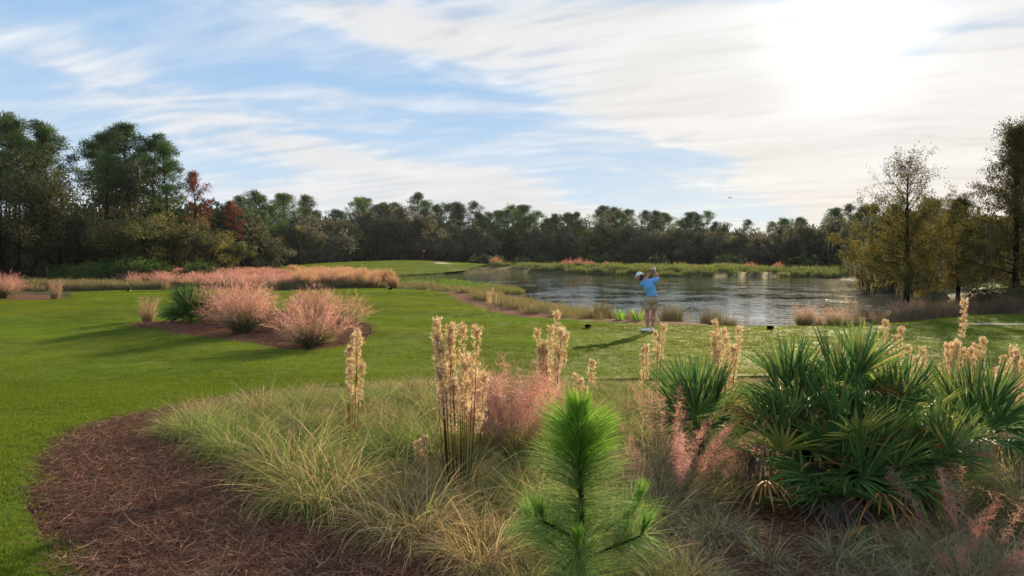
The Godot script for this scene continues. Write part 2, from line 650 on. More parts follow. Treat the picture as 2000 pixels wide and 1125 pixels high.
func lawn_blades() -> void:
	var meshes: Array = []
	for k in 3:
		var b := MB.new()
		for j in 260:
			var p := Vector3(rr(-0.24, 0.24), -0.004, rr(-0.24, 0.24))
			blade(b, p, R.randf() * TAU, rr(0.1, 0.8), rr(0.02, 0.04), 0.0065, rr(0.0, 0.8), 2, vary(Color(0.135, 0.185, 0.022), 0.22))
		meshes.append(to_mesh(b))
	var spots := [[], [], []]
	var tints := [[], [], []]
	var x := -26.0
	while x < 21.0:
		var z := -3.0
		while z > -48.0:
			var p := Vector2(x + rr(-0.12, 0.12), z + rr(-0.12, 0.12))
			var inside: bool = absf(p.x) < -p.y * 0.72 + 1.5
			if inside and Geometry2D.is_point_in_polygon(p, lawn) and not Geometry2D.is_point_in_polygon(p, island) and not Geometry2D.is_point_in_polygon(p, bed):
				var k := R.randi() % 3
				spots[k].append(spot(at(p.x, p.y, 0.035), R.randf() * TAU, rr(0.9, 1.15)))
				var t := 1.0 + 0.34 * noise.get_noise_2d(p.x * 9.0, p.y * 14.0) + 0.26 * noise.get_noise_2d(p.x * 40.0, p.y * 60.0)
				var yel := 1.0 + 0.25 * noise.get_noise_2d(p.x * 5.0 + 50.0, p.y * 5.0)
				tints[k].append(Color(t * yel, t, t))
			z -= 0.36
		x += 0.36
	var close := MB.new()
	for j in 1500:
		blade(close, Vector3(rr(-0.24, 0.24), -0.004, rr(-0.24, 0.24)), R.randf() * TAU, rr(0.1, 0.9), rr(0.02, 0.042), 0.0045, rr(0.0, 0.9), 2, vary(Color(0.15, 0.21, 0.026), 0.34))
	var near_spots: Array = []
	x = -9.0
	while x < 0.0:
		var nz := -3.0
		while nz > -13.5:
			var p := Vector2(x + rr(-0.1, 0.1), nz + rr(-0.1, 0.1))
			if absf(p.x) < -p.y * 0.72 + 0.8 and Geometry2D.is_point_in_polygon(p, lawn) and not Geometry2D.is_point_in_polygon(p, bed):
				near_spots.append(spot(at(p.x, p.y, 0.035), R.randf() * TAU, rr(0.9, 1.15)))
			nz -= 0.4
		x += 0.4
	tag(scatter("lawn_grass", to_mesh(close), M.grass, near_spots, []), "dense turf blades of the lawn beside the straw bed", "grass", "", "stuff")
	for k in 3:
		tag(scatter("lawn_grass", meshes[k], M.grass, spots[k], tints[k]), ["short mown grass blades of the tee lawn", "fine turf blades mixed through the tee lawn", "darker turf blades mixed through the tee lawn"][k], "grass", "", "stuff")


func far_turf(region: PackedVector2Array, hole: PackedVector2Array, label: String) -> void:
	var b := MB.new()
	for j in 260:
		blade(b, Vector3(rr(-1.0, 1.0), 0.0, rr(-1.0, 1.0)), R.randf() * TAU, rr(0.1, 0.8), rr(0.03, 0.07), 0.05, rr(0.0, 0.8), 1, vary(Color(0.15, 0.19, 0.02), 0.3))
	var spots: Array = []
	var tints: Array = []
	var x := -52.0
	while x < 66.0:
		var y := -170.0
		while y < -40.0:
			var p := Vector2(x + rr(-0.3, 0.3), y + rr(-0.3, 0.3))
			if Geometry2D.is_point_in_polygon(p, region) and not (hole.size() > 0 and edge_distance(p, hole) < 1.0 or Geometry2D.is_point_in_polygon(p, hole)):
				spots.append(spot(at(p.x, p.y, 0.02), R.randf() * TAU, 1.0))
				var t := 1.0 + 0.4 * noise.get_noise_2d(p.x * 5.0, p.y * 9.0)
				tints.append(Color(t, t, t))
			y += 1.3
		x += 1.3
	tag(scatter("mown_grass", to_mesh(b), M.grass, spots, tints), label, "grass", "", "stuff")


func straw_litter() -> void:
	var meshes: Array = []
	for k in 3:
		var b := MB.new()
		for j in 90:
			var p := Vector3(rr(-0.2, 0.2), rr(0.0, 0.04), rr(-0.2, 0.2))
			var a := R.randf() * TAU
			blade(b, p, a, rr(1.35, 1.62), rr(0.06, 0.2), 0.0034, rr(-0.9, 0.9), 3, vary([Color(0.242, 0.122, 0.076), Color(0.153, 0.066, 0.045), Color(0.357, 0.217, 0.140), Color(0.109, 0.045, 0.033)][R.randi() % 4], 0.3))
		meshes.append(to_mesh(b))
	var spots := [[], [], []]
	for n in 9000:
		var p := Vector2(rr(-5.3, 3.0), rr(-11.5, -3.5))
		if n > 7000:
			p = Vector2(rr(-12.2, -3.8), rr(-30.5, -17.3))
			if not Geometry2D.is_point_in_polygon(p, island):
				continue
		elif not Geometry2D.is_point_in_polygon(p, bed) or edge_distance(p, bed) < 0.2:
			continue
		var t := spot(at(p.x, p.y, rr(0.0, 0.03)), R.randf() * TAU, rr(0.8, 1.3))
		t.basis = t.basis * Basis(Vector3(1, 0, 0), rr(-0.12, 0.12))
		spots[n % 3].append(t)
	for k in 3:
		tag(scatter("pine_straw", meshes[k], M.straw, spots[k], []), ["loose pine needles lying over the straw beds", "reddish fallen needles mixed into the straw beds", "dark fallen needles mixed into the straw beds"][k], "pine straw", "", "stuff")


# ---------- grasses
func tussock(blades: int, tall: float, wide: float, cols: Array, droop := 1.9, w := 0.005) -> ArrayMesh:
	var b := MB.new()
	for j in blades:
		var a := R.randf() * TAU
		var r := wide * 0.35 * sqrt(R.randf())
		var q := R.randf()
		blade(b, Vector3(cos(a) * r, -0.02, sin(a) * r), a + rr(-1.3, 1.3), rr(0.0, 0.9), tall * rr(0.45, 1.35), w * rr(0.6, 1.3), droop * rr(0.3, 1.5), 5, vary(cols[R.randi() % cols.size()], 0.28))
	return to_mesh(b)


func tall_grass() -> void:
	var green := [Color(0.208, 0.286, 0.065), Color(0.260, 0.325, 0.098), Color(0.143, 0.221, 0.052), Color(0.416, 0.377, 0.156), Color(0.325, 0.273, 0.117)]
	var tan_ := [Color(0.504, 0.372, 0.192), Color(0.396, 0.276, 0.132), Color(0.288, 0.204, 0.096), Color(0.240, 0.264, 0.084), Color(0.600, 0.468, 0.252)]
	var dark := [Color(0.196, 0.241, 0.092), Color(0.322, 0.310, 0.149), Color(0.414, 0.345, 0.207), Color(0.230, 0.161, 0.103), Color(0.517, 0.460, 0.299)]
	var sets := [[green, "green weeping lovegrass filling the foreground bed"], [tan_, "straw coloured dry grass tangled through the foreground bed"], [dark, "dull olive grass in the shade of the palmetto"]]
	var meshes: Array = []
	for s in sets:
		var row: Array = []
		for k in 3:
			row.append(tussock(380, 0.5, 0.42, s[0], 2.7, 0.0068))
		meshes.append(row)
	var spots := {}
	for n in 3200:
		var p := Vector2(rr(-5.0, 12.0), rr(-16.0, -3.6))
		if not Geometry2D.is_point_in_polygon(p, grassy) or absf(p.x) > -p.y * 0.75 + 0.8:
			continue
		var ed := edge_distance(p, grassy)
		var nz := noise.get_noise_2d(p.x * 30.0, p.y * 30.0)
		var k := 0
		if nz + rr(-0.35, 0.35) > 0.12 or (p.y > -6.2 and p.x > -0.6 and R.randf() < 0.6):
			k = 1
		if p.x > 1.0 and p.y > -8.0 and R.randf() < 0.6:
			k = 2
		if p.x < -1.0 and p.y > -9.6 and R.randf() < 0.55:
			k = 0
		var round_palm := pow((p.x - 2.65) / 0.95, 2.0) + pow((p.y + 6.0) / 0.75, 2.0)
		if round_palm < 0.6:
			continue
		var size := (0.62 if p.x > 1.2 and p.x < 4.0 and p.y > -5.6 else 1.0) * lerpf(0.55, 1.0, smoothstep(0.1, 1.4, ed)) * rr(0.75, 1.15)
		if p.y < -10.5:
			size *= 0.8
		var key := k * 3 + R.randi() % 3
		if not spots.has(key):
			spots[key] = []
		spots[key].append(spot(at(p.x, p.y), R.randf() * TAU, size, rr(0.8, 1.05)))
	for k in 3:
		var o := thing("tall_grass", sets[k][1], "grass")
		o.set_meta("kind", "stuff")
		for j in 3:
			if spots.has(k * 3 + j):
				scatter("tussocks", meshes[k][j], M.grass, spots[k * 3 + j], [], o)
	# the big drooping tussocks at the edge of the straw
	var front := [[-3.55, -8.6, 0.9, "leftmost weeping tussock hanging over the pine straw"], [-2.75, -7.75, 0.95, "weeping green tussock above the dark hollow in the straw"], [-2.05, -7.0, 1.05, "rounded tussock with a dark hollow below it, left of the tall plumes"], [-1.5, -6.2, 1.1, "pale straw tussock nearest the bottom edge of the straw"], [-0.75, -5.5, 1.0, "dry tan tussock at the foot of the tallest plumes"], [-0.2, -5.0, 0.8, "low tan tussock between the plumes and the young pine"]]
	var big := [tussock(1300, 0.68, 0.8, green, 2.8, 0.0066), tussock(1300, 0.68, 0.8, green + tan_, 2.8, 0.0066), tussock(1200, 0.62, 0.8, tan_, 2.8, 0.0066)]
	for k in front.size():
		var f: Array = front[k]
		var o := thing("grass_tussock", f[3], "grass tussock", at(f[0], f[1]), R.randf() * TAU, "tussocks along the straw edge")
		obj("blades", big[[0, 0, 1, 1, 2, 2][k]], M.grass, o).scale = Vector3.ONE * f[2]


func muhly_parts(stems: int, tall: float, spread: float, pink: Array, leaf_cols: Array, hair_w: float, hairs: int, fine := 1.0, short := 1.0) -> Array:
	var l := MB.new()
	for j in int(stems * 3.2):
		var a := R.randf() * TAU
		var r := 0.16 * sqrt(R.randf())
		blade(l, Vector3(cos(a) * r, -0.02, sin(a) * r), a + rr(-0.5, 0.5), rr(0.05, spread), tall * rr(0.4, 0.72), hair_w * rr(1.3, 2.2), rr(0.3, 1.3), 4, vary(leaf_cols[R.randi() % leaf_cols.size()], 0.3))
	var p := MB.new()
	for j in stems:
		var a := R.randf() * TAU
		var lean := spread * pow(R.randf(), 0.7)
		var o := Vector3(cos(a), 0, sin(a))
		var h := tall * rr(0.75, 1.08)
		var base := o * 0.12 * R.randf()
		var bend := rr(0.05, 0.5)
		var col: Color = pink[R.randi() % pink.size()]
		blade(p, base, a, lean, h, hair_w * 1.0, bend, 4, vary(Color(0.3, 0.2, 0.11), 0.2))
		for q in hairs:
			var t := rr(0.5, 1.0)
			var ang := lean + bend * t * 0.5
			var at_ := base + (o * sin(ang) + Vector3.UP * cos(ang)) * h * t
			var d := (unit() * 0.75 + (o * sin(ang) + Vector3.UP * cos(ang)) * 0.8).normalized()
			if short < 1.0:
				at_ += unit() * 0.05 * R.randf()
				d = (unit() + d * 0.5).normalized()
			hair(p, at_, d * rr(0.07, 0.17) * tall * short, hair_w * fine * rr(0.6, 1.1), vary(col, 0.25))
	return [to_mesh(l), to_mesh(p)]


var pinks := [Color(0.5, 0.24, 0.2), Color(0.62, 0.34, 0.29), Color(0.42, 0.18, 0.16), Color(0.56, 0.34, 0.25)]
var muhly_leaf := [Color(0.17, 0.19, 0.075), Color(0.25, 0.22, 0.11), Color(0.1, 0.13, 0.05), Color(0.33, 0.26, 0.14)]
var golds := [Color(0.5, 0.31, 0.16), Color(0.58, 0.39, 0.22), Color(0.42, 0.24, 0.12), Color(0.52, 0.3, 0.2)]


func muhly(parts: Array, label: String, x: float, z: float, size: float, tall := 1.0, turn := -1.0) -> void:
	var o := thing("muhly_grass", label, "ornamental grass", at(x, z), R.randf() * TAU if turn < 0.0 else turn, "pink muhly grass clumps")
	obj("leaves", parts[0], M.grass, o).scale = Vector3(size, size * tall, size)
	obj("flower_heads", parts[1], M.plume, o).scale = Vector3(size, size * tall, size)


func muhlies() -> void:
	var a := muhly_parts(200, 1.25, 0.9, pinks, muhly_leaf, 0.0085, 20)
	var b := muhly_parts(180, 1.25, 1.0, pinks, muhly_leaf, 0.0085, 20)
	var c := muhly_parts(130, 1.05, 1.0, [Color(0.5, 0.33, 0.22), Color(0.45, 0.25, 0.19)], [Color(0.24, 0.27, 0.1), Color(0.33, 0.31, 0.14), Color(0.17, 0.2, 0.07)], 0.009, 14)
	var s := muhly_parts(60, 1.0, 0.3, [Color(0.45, 0.27, 0.19)], [Color(0.3, 0.24, 0.13), Color(0.36, 0.28, 0.16)], 0.009, 10)
	muhly(a, "large pink muhly clump beside the palmetto in the island bed", -7.5, -21.3, 1.12)
	muhly(b, "tall pink muhly clump behind the palmetto side of the island bed", -8.6, -23.9, 1.2)
	muhly(b, "pink muhly clump at the front tip of the island bed", -4.85, -18.5, 1.02)
	muhly(c, "greenish muhly clump at the right end of the island bed", -4.9, -22.6, 1.02)
	muhly(a, "faded muhly plumes behind the front clump of the island bed", -6.0, -23.2, 0.95)
	muhly(s, "thin upright dry grass left of the island palmetto", -11.7, -24.6, 0.95)
	muhly(a, "pink muhly clump at the far left edge beside the lawn", -25.6, -38.6, 1.1)
	muhly(s, "leaning tan grass clump at the left lawn edge", -23.0, -38.6, 1.0)
	var n1 := muhly_parts(150, 1.0, 0.6, pinks, muhly_leaf, 0.0035, 100, 1.05, 0.55)
	var n2 := muhly_parts(34, 1.0, 0.75, pinks, muhly_leaf, 0.0034, 260, 0.85, 0.4)
	muhly(n1, "bright pink muhly clump between the tall plumes and the young pine", -0.02, -7.6, 1.05)
	muhly(n2, "sparse pink muhly clump between the young pine and the palmetto", 1.3, -6.2, 1.0)
	var n3 := muhly_parts(16, 1.0, 0.8, pinks, muhly_leaf, 0.0034, 230, 0.75, 0.4)
	muhly(n3, "pink muhly clump in the lower right corner in front of the palmetto", 2.85, -4.75, 0.8)
	muhly(n3, "pink muhly clump at the right edge below the palmetto", 3.75, -5.7, 0.9)
	# far clumps on the opposite bank
	var far := muhly_parts(60, 1.3, 0.9, [Color(0.5, 0.2, 0.17), Color(0.55, 0.27, 0.2)], muhly_leaf, 0.03, 12)
	var spots := [[9.6, -131.0, 1.2, "leftmost pink clump on the far bank"], [11.3, -130.0, 1.3, "large pink clump on the far bank, second from the left"], [12.9, -129.5, 1.0, "pink clump on the far bank, third from the left"], [15.5, -126.0, 0.8, "small pink clump on the far bank left of the golfer"], [36.0, -116.0, 1.0, "pink clump on the far bank right of the golfer"], [40.5, -117.0, 1.0, "rightmost pink clump on the far bank"], [-3.0, -139.0, 1.3, "reddish clump at the right end of the far green"]]
	for q in spots:
		muhly(far, q[3], q[0], q[1], q[2])


func field(called: String, parts_mesh: Array, label: String, category: String, region: PackedVector2Array, count: int, smin: float, smax: float) -> void:
	var lo := region[0]
	var hi := region[0]
	for q in region:
		lo = lo.min(q)
		hi = hi.max(q)
	var spots: Array = []
	for n in count:
		var p := Vector2(rr(lo.x, hi.x), rr(lo.y, hi.y))
		if Geometry2D.is_point_in_polygon(p, region):
			var y := maxf(gh(p.x, p.y), -0.66)
			spots.append(spot(Vector3(p.x, y, p.y), R.randf() * TAU, rr(smin, smax), rr(0.8, 1.2)))
	var o := thing(called, label, category)
	o.set_meta("kind", "stuff")
	for k in parts_mesh.size():
		scatter(["leaves", "flower_heads"][k], parts_mesh[k], [M.grass, M.plume][k] if parts_mesh.size() > 1 else M.grass, spots, [], o)


func reeds(blades: int, tall: float, wide: float, cols: Array, w: float, lean := 0.25, droop := 0.5) -> ArrayMesh:
	var b := MB.new()
	for j in blades:
		var a := R.randf() * TAU
		var r := wide * sqrt(R.randf())
		blade(b, Vector3(cos(a) * r, -0.05, sin(a) * r), R.randf() * TAU, rr(0.0, lean), tall * rr(0.5, 1.1), w * rr(0.7, 1.3), droop * R.randf(), 3, vary(cols[R.randi() % cols.size()], 0.3))
	return to_mesh(b)


func fields() -> void:
	var pk := muhly_parts(60, 1.15, 0.8, pinks, muhly_leaf, 0.02, 14)
	field("pink_grass_field", pk, "wide drift of pink muhly grass behind the island bed", "grass field", poly([-29.0, -57.0, -20.0, -52.0, -9.8, -50.5, -11.0, -60.0, -17.0, -76.0, -32.0, -90.0, -40.0, -80.0, -33.0, -64.0]), 900, 0.62, 0.92)
	var gd := muhly_parts(70, 1.3, 0.35, golds, [Color(0.4, 0.28, 0.14), Color(0.3, 0.24, 0.1)], 0.02, 12)
	field("golden_grass_field", gd, "drift of golden feathery grass at the pond end of the pink field", "grass field", poly([-14.0, -50.5, -7.4, -49.2, -9.6, -58.0, -14.0, -71.0, -18.5, -82.0, -24.0, -86.0, -20.0, -68.0]), 800, 0.5, 0.82)
	var low := [reeds(160, 0.7, 0.5, [Color(0.12, 0.14, 0.06), Color(0.22, 0.19, 0.1), Color(0.16, 0.12, 0.07)], 0.02, 0.7, 1.2)]
	field("dark_grass", low, "dark low grass between the pink and golden drifts", "grass", poly([-17.0, -50.0, -8.0, -49.5, -9.0, -52.5, -16.0, -53.5]), 130, 0.6, 0.95)
	var wood_edge := [reeds(170, 0.8, 0.6, [Color(0.10, 0.13, 0.05), Color(0.18, 0.17, 0.08), Color(0.3, 0.2, 0.12)], 0.025, 0.6, 1.0)]
	field("rough_grass", wood_edge, "rough olive grass along the foot of the left woods", "grass", poly([-48.0, -62.0, -30.0, -56.0, -22.0, -50.2, -27.0, -50.0, -48.0, -50.0]), 700, 0.5, 1.0)
	var cat := [reeds(60, 1.5, 0.5, [Color(0.14, 0.26, 0.04), Color(0.1, 0.2, 0.035), Color(0.2, 0.28, 0.06), Color(0.2, 0.19, 0.07)], 0.05, 0.2, 0.4)]
	field("cattail_reeds", cat, "bed of green reeds reaching into the pond behind the tee", "reeds", poly([-12.5, -74.0, -11.5, -81.0, -7.0, -86.0, -2.2, -73.0, -1.0, -64.0, -4.5, -61.0]), 700, 0.2, 0.36)
	var sedge := [reeds(90, 0.75, 0.5, [Color(0.19, 0.19, 0.06), Color(0.25, 0.22, 0.09), Color(0.14, 0.16, 0.05)], 0.022, 0.25, 0.5)]
	field("sedge_point", sedge, "olive sedge on the tip of the reed point", "reeds", poly([-1.2, -67.0, 0.7, -61.0, 1.1, -57.5, -0.5, -55.5, -5.0, -58.0, -7.0, -62.5, -3.0, -64.0]), 460, 0.45, 0.8)
	var bank := [reeds(110, 0.62, 0.4, [Color(0.2, 0.2, 0.07), Color(0.33, 0.27, 0.13), Color(0.16, 0.15, 0.06), Color(0.24, 0.17, 0.1)], 0.011, 0.6, 1.1)]
	field("bank_grass", bank, "brown and olive grass on the bank between tee and pond", "grass", poly([-7.0, -58.0, -8.0, -50.0, -4.0, -48.0, -3.0, -44.0, -1.5, -37.5, 0.2, -32.6, 1.9, -28.6, 3.1, -26.9, 5.0, -26.4, 5.2, -29.0, 4.2, -33.0, 2.4, -40.0, -1.0, -50.5]), 900, 0.5, 0.9)
	var thin := [reeds(26, 0.9, 0.5, [Color(0.26, 0.19, 0.11), Color(0.3, 0.26, 0.13), Color(0.18, 0.14, 0.08)], 0.009, 0.18, 0.3)]
	field("thin_reeds", thin, "thin brown reeds standing in the shallow water behind the golfer", "reeds", poly([1.5, -37.0, 4.2, -29.0, 8.5, -27.6, 14.5, -29.2, 15.0, -31.5, 9.5, -30.6, 6.0, -32.5, 3.5, -38.0]), 120, 0.7, 1.1)
	var right := muhly_parts(60, 0.95, 0.5, [Color(0.55, 0.36, 0.25), Color(0.5, 0.3, 0.22), Color(0.42, 0.3, 0.2)], [Color(0.26, 0.24, 0.11), Color(0.2, 0.2, 0.08)], 0.009, 10)
	field("bank_plumes", right, "pale pinkish plumed grass on the bank left of the cypress", "grass", poly([9.6, -27.0, 11.4, -27.6, 13.0, -28.6, 16.5, -31.5, 18.0, -34.0, 15.5, -31.0, 13.5, -27.6, 10.0, -26.6]), 150, 0.6, 1.05)
	var brown := [reeds(150, 0.8, 0.5, [Color(0.15, 0.1, 0.07), Color(0.2, 0.15, 0.1), Color(0.12, 0.11, 0.06)], 0.012, 0.8, 1.3)]
	field("brown_grass", brown, "dull brown grass round the foot of the cypress", "grass", poly([13.5, -28.0, 16.0, -29.0, 24.0, -30.0, 25.0, -38.0, 21.0, -40.5, 18.5, -36.0]), 240, 0.6, 1.1)
	var marsh := [reeds(120, 0.9, 1.0, [Color(0.13, 0.2, 0.04), Color(0.2, 0.24, 0.06), Color(0.1, 0.15, 0.035), Color(0.26, 0.22, 0.1)], 0.06, 0.35, 0.6)]
	field("marsh_grass", marsh, "green marsh grass along the far bank of the pond", "marsh grass", poly([-3.6, -140.0, -3.2, -136.0, 8.5, -125.2, 20.0, -104.0, 35.3, -106.5, 40.2, -94.5, 46.0, -96.0, 48.0, -106.0, 36.0, -120.0, 24.0, -119.0, 12.0, -133.0, 3.0, -143.0]), 1500, 0.6, 1.1)
	var fringe := [reeds(70, 0.8, 0.7, [Color(0.09, 0.13, 0.035), Color(0.14, 0.15, 0.05)], 0.05, 0.3, 0.4)]
	field("shore_reeds", fringe, "dark reeds fringing the water below the far green", "reeds", poly([-20.5, -99.0, -20.5, -104.0, -10.5, -121.0, -9.0, -121.0, -16.0, -107.0, -18.0, -98.0]), 260, 0.28, 0.5)
	# round rush clumps at the water behind the golfer
	var rush := reeds(620, 0.85, 0.42, [Color(0.2, 0.15, 0.075), Color(0.13, 0.11, 0.05), Color(0.26, 0.2, 0.1), Color(0.12, 0.14, 0.05)], 0.008, 0.55, 0.5)
	var spots := [[5.75, -27.6, 1.0, "brown rush clump just right of the golfer's legs"], [7.3, -28.2, 1.05, "broad brown rush clump right of the golfer, standing in bright water"], [3.4, -28.6, 0.85, "reddish rush clump at the water left of the golfer"], [8.05, -28.5, 0.7, "small outer rush clump on the right of the broad one"]]
	for q in spots:
		var o := thing("rush_clump", q[3], "rushes", at(q[0], q[1]), R.randf() * TAU, "rush clumps in the shallows")
		o.position.y = maxf(o.position.y, -0.62)
		obj("stems", rush, M.grass, o).scale = Vector3.ONE * q[2]
	# arrow leaved water plants
	for q in [[4.35, -26.5, "bright green broad leaved water plant left of the golfer's legs"], [3.75, -26.6, "smaller bright green water plant farthest left of the golfer"]]:
		var o := thing("water_plant", q[2], "water plant", at(q[0], q[1]), 0.0, "water plants behind the tee")
		for j in 11:
			var b := MB.new()
			var a := R.randf() * TAU
			var d := Vector3(cos(a) * 0.3, 1.0, sin(a) * 0.3)
			blade(b, Vector3(cos(a) * 0.1, -0.05, sin(a) * 0.1), a, 0.15, rr(0.35, 0.52), rr(0.07, 0.1), rr(0.1, 0.5), 4, vary(Color(0.2, 0.38, 0.05), 0.2))
			obj("leaf", to_mesh(b), M.grass, o)


# ---------- plumed bluestem
func plume_mesh(length: float) -> ArrayMesh:
	var b := MB.new()
	var n := int(length * 230.0)
	for k in n:
		var t := pow(R.randf(), 0.9)
		var p := Vector3(rr(-1, 1) * 0.03, length * t, rr(-1, 1) * 0.03) * (1.0 if t < 0.85 else 0.8)
		var dir := (Vector3.UP * 1.6 + unit()).normalized()
		var col := vary([Color(0.74, 0.6, 0.4), Color(0.82, 0.73, 0.54), Color(0.68, 0.5, 0.28), Color(0.5, 0.34, 0.17)][R.randi() % 4], 0.2)
		hair(b, p, dir * rr(0.03, 0.055), 0.007, vary(Color(0.48, 0.3, 0.15), 0.3))
		for q in 8:
			hair(b, p + dir * 0.035 * R.randf(), (dir * 0.8 + unit()).normalized() * rr(0.016, 0.034), 0.0045, col)
	return to_mesh(b)


func bluestems() -> void:
	var plumes: Array = []
	for k in 6:
		plumes.append(plume_mesh(lerpf(0.22, 0.62, k / 5.0)))
	var list := [
		[-1.78, -8.3, 1.30, 7, 0.14, 0, 2, "short clump of cream plumes at left, standing alone in the grass"],
		[-0.44, -6.3, 1.64, 17, 0.16, 2, 4, "tallest and densest clump of cream plumes, left of the young pine"],
		[0.46, -9.0, 1.50, 12, 0.13, 3, 4, "tall cream plumes rising behind the pink clump and young pine"],
		[0.74, -8.0, 1.03, 4, 0.07, 0, 1, "short fluffy plumes just above the tip of the young pine"],
		[1.83, -10.0, 1.30, 5, 0.12, 1, 3, "slender cream plumes in front of the golfer's feet"],
		[2.66, -9.5, 1.40, 9, 0.13, 3, 4, "cream plumes rising at the left shoulder of the big palmetto"],
		[5.02, -10.0, 1.38, 3, 0.05, 1, 3, "slender plume standing above the right top of the palmetto"],
		[4.80, -10.2, 1.08, 7, 0.18, 1, 3, "low plumes half hidden behind the palmetto top"],
		[5.22, -9.0, 1.73, 4, 0.10, 2, 4, "tall thin leaning plumes reaching highest at right"],
		[5.15, -9.3, 1.22, 15, 0.30, 1, 4, "broad clump of cream plumes right of the palmetto"],
		[5.62, -9.0, 1.30, 10, 0.22, 1, 3, "clump of plumes between the broad one and the right edge"],
		[5.5, -8.4, 0.98, 11, 0.22, 1, 3, "low plumes at right in front of the others"],
		[6.02, -9.0, 1.42, 4, 0.08, 2, 4, "plumes cut by the right edge of the view"],
		[-0.86, -7.1, 0.42, 2, 0.05, 0, 0, "tiny pale plume low in the grass left of the tallest clump"],
		[-0.9, -31.0, 1.05, 5, 0.35, 1, 3, "golden plumes on the pond bank below the reed point"],
		[13.2, -30.0, 1.25, 6, 0.25, 1, 3, "pinkish plumes on the bank left of the cypress"],
		[21.8, -29.5, 1.1, 9, 0.7, 1, 3, "pale plumes in the shade at the right edge"],
	]
	for q in list:
		var o := thing("bluestem_clump", q[7], "plume grass", at(q[0], q[1]), 0.0, "cream plumed bluestem clumps")
		for k in q[3]:
			var a := R.randf() * TAU
			var r: float = q[4] * sqrt(R.randf())
			var tall: float = q[2] * (1.0 if k == 0 else rr(0.68, 0.97))
			var lean: float = rr(0.0, 0.06) + r * 0.38
			var b := MB.new()
			var which: int = clampi(R.randi_range(q[5], q[6] + 1), 0, 5)
			var pl: float = lerpf(0.22, 0.62, which / 5.0)
			var foot := Vector3(cos(a), 0, sin(a)) * r * 0.8
			var dir := Vector3(cos(a) * sin(lean), cos(lean), sin(a) * sin(lean))
			var cut: float = maxf(tall - pl * 0.3, 0.1)
			tube(b, PackedVector3Array([foot, foot + dir * cut * 0.5 + unit() * 0.012, foot + dir * cut]), PackedFloat32Array([0.0045, 0.0038, 0.002]), 4, vary(Color(0.34, 0.21, 0.08), 0.3))
			var st := obj("stalk", to_mesh(b), M.wood_plain, o)
			var pm := obj("plume", plumes[which], M.plume, st)
			pm.transform = Transform3D(Basis(Quaternion(Vector3.UP, dir)) * Basis(Vector3.UP, R.randf() * TAU), foot + dir * (tall - pl))
			if R.randf() < 0.5 and tall > 0.9:
				var p2 := obj("plume", plumes[0], M.plume, st)
				p2.transform = Transform3D(Basis(Quaternion(Vector3.UP, (dir + unit() * 0.25).normalized())), foot + dir * (tall - pl - rr(0.05, 0.2)))
		var lb := MB.new()
		for k in int(14 + q[3] * 5):
			var a := R.randf() * TAU
			blade(lb, Vector3(cos(a), 0, sin(a)) * q[4] * 0.7, a, rr(0.05, 0.5), q[2] * rr(0.2, 0.5), 0.006, rr(0.4, 1.8), 5, vary([Color(0.4, 0.27, 0.14), Color(0.3, 0.2, 0.09), Color(0.22, 0.24, 0.08)][R.randi() % 3], 0.25))
		obj("leaves", to_mesh(lb), M.grass, o)


# ---------- palmetto
func frond_mesh(pl: float, fan: float, segs: int, spread: float, droop: float, cols: Array) -> ArrayMesh:
	var b := MB.new()
	var st := Color(0.14, 0.2, 0.05)
	blade(b, Vector3.ZERO, 0.0, 0.0, pl * 1.02, 0.018, 0.0, 3, st, 0.0)
	blade(b, Vector3.ZERO, PI / 2, 0.0, pl * 1.02, 0.014, 0.0, 3, st, 0.0)
	var hub := Vector3(0, pl, 0)
	for k in segs:
		var a := lerpf(-spread, spread, (k + 0.5) / segs) + rr(-0.03, 0.03)
		var l := fan * (0.72 + 0.28 * cos(a * 0.6)) * rr(0.9, 1.06)
		var w := minf(0.05, fan * 0.42 * 2.0 * spread / segs)
		var col := vary(cols[R.randi() % cols.size()], 0.16)
		var cone := rr(0.12, 0.3)
		var d := Vector3(sin(a), cos(a), cone).normalized()
		var across := Vector3(cos(a), -sin(a), 0)
		var bend := droop * rr(0.5, 1.5)
		var s := b.v.size()
		for r in 5:
			var t: float = [0.0, 0.3, 0.55, 0.8, 1.0][r]
			var hw: float = w * [0.12, 0.5, 0.46, 0.26, 0.0][r]
			var p := hub + d * l * t + Vector3(0, 0, -1) * bend * l * t * t
			b.v.append(p - across * hw + Vector3(0, 0, hw * 0.55))
			b.v.append(p)
			b.v.append(p + across * hw + Vector3(0, 0, hw * 0.55))
			for j in 3:
				b.c.append(col)
		for r in 4:
			var q := s + r * 3
			b.i.append_array(PackedInt32Array([q, q + 1, q + 3, q + 1, q + 4, q + 3, q + 1, q + 2, q + 4, q + 2, q + 5, q + 4]))
	return to_mesh(b)


func put_frond(o: Node3D, mesh: Mesh, p: Vector3, out: Vector3, size: float, called := "frond") -> void:
	var y := out.normalized()
	var z := (Vector3.UP * 1.0 - y * y.y + unit() * 0.35)
	z = (z - y * z.dot(y)).normalized()
	var f := obj(called, mesh, M.frond, o)
	f.transform = Transform3D(Basis(y.cross(z), y, z).scaled(Vector3.ONE * size), p)


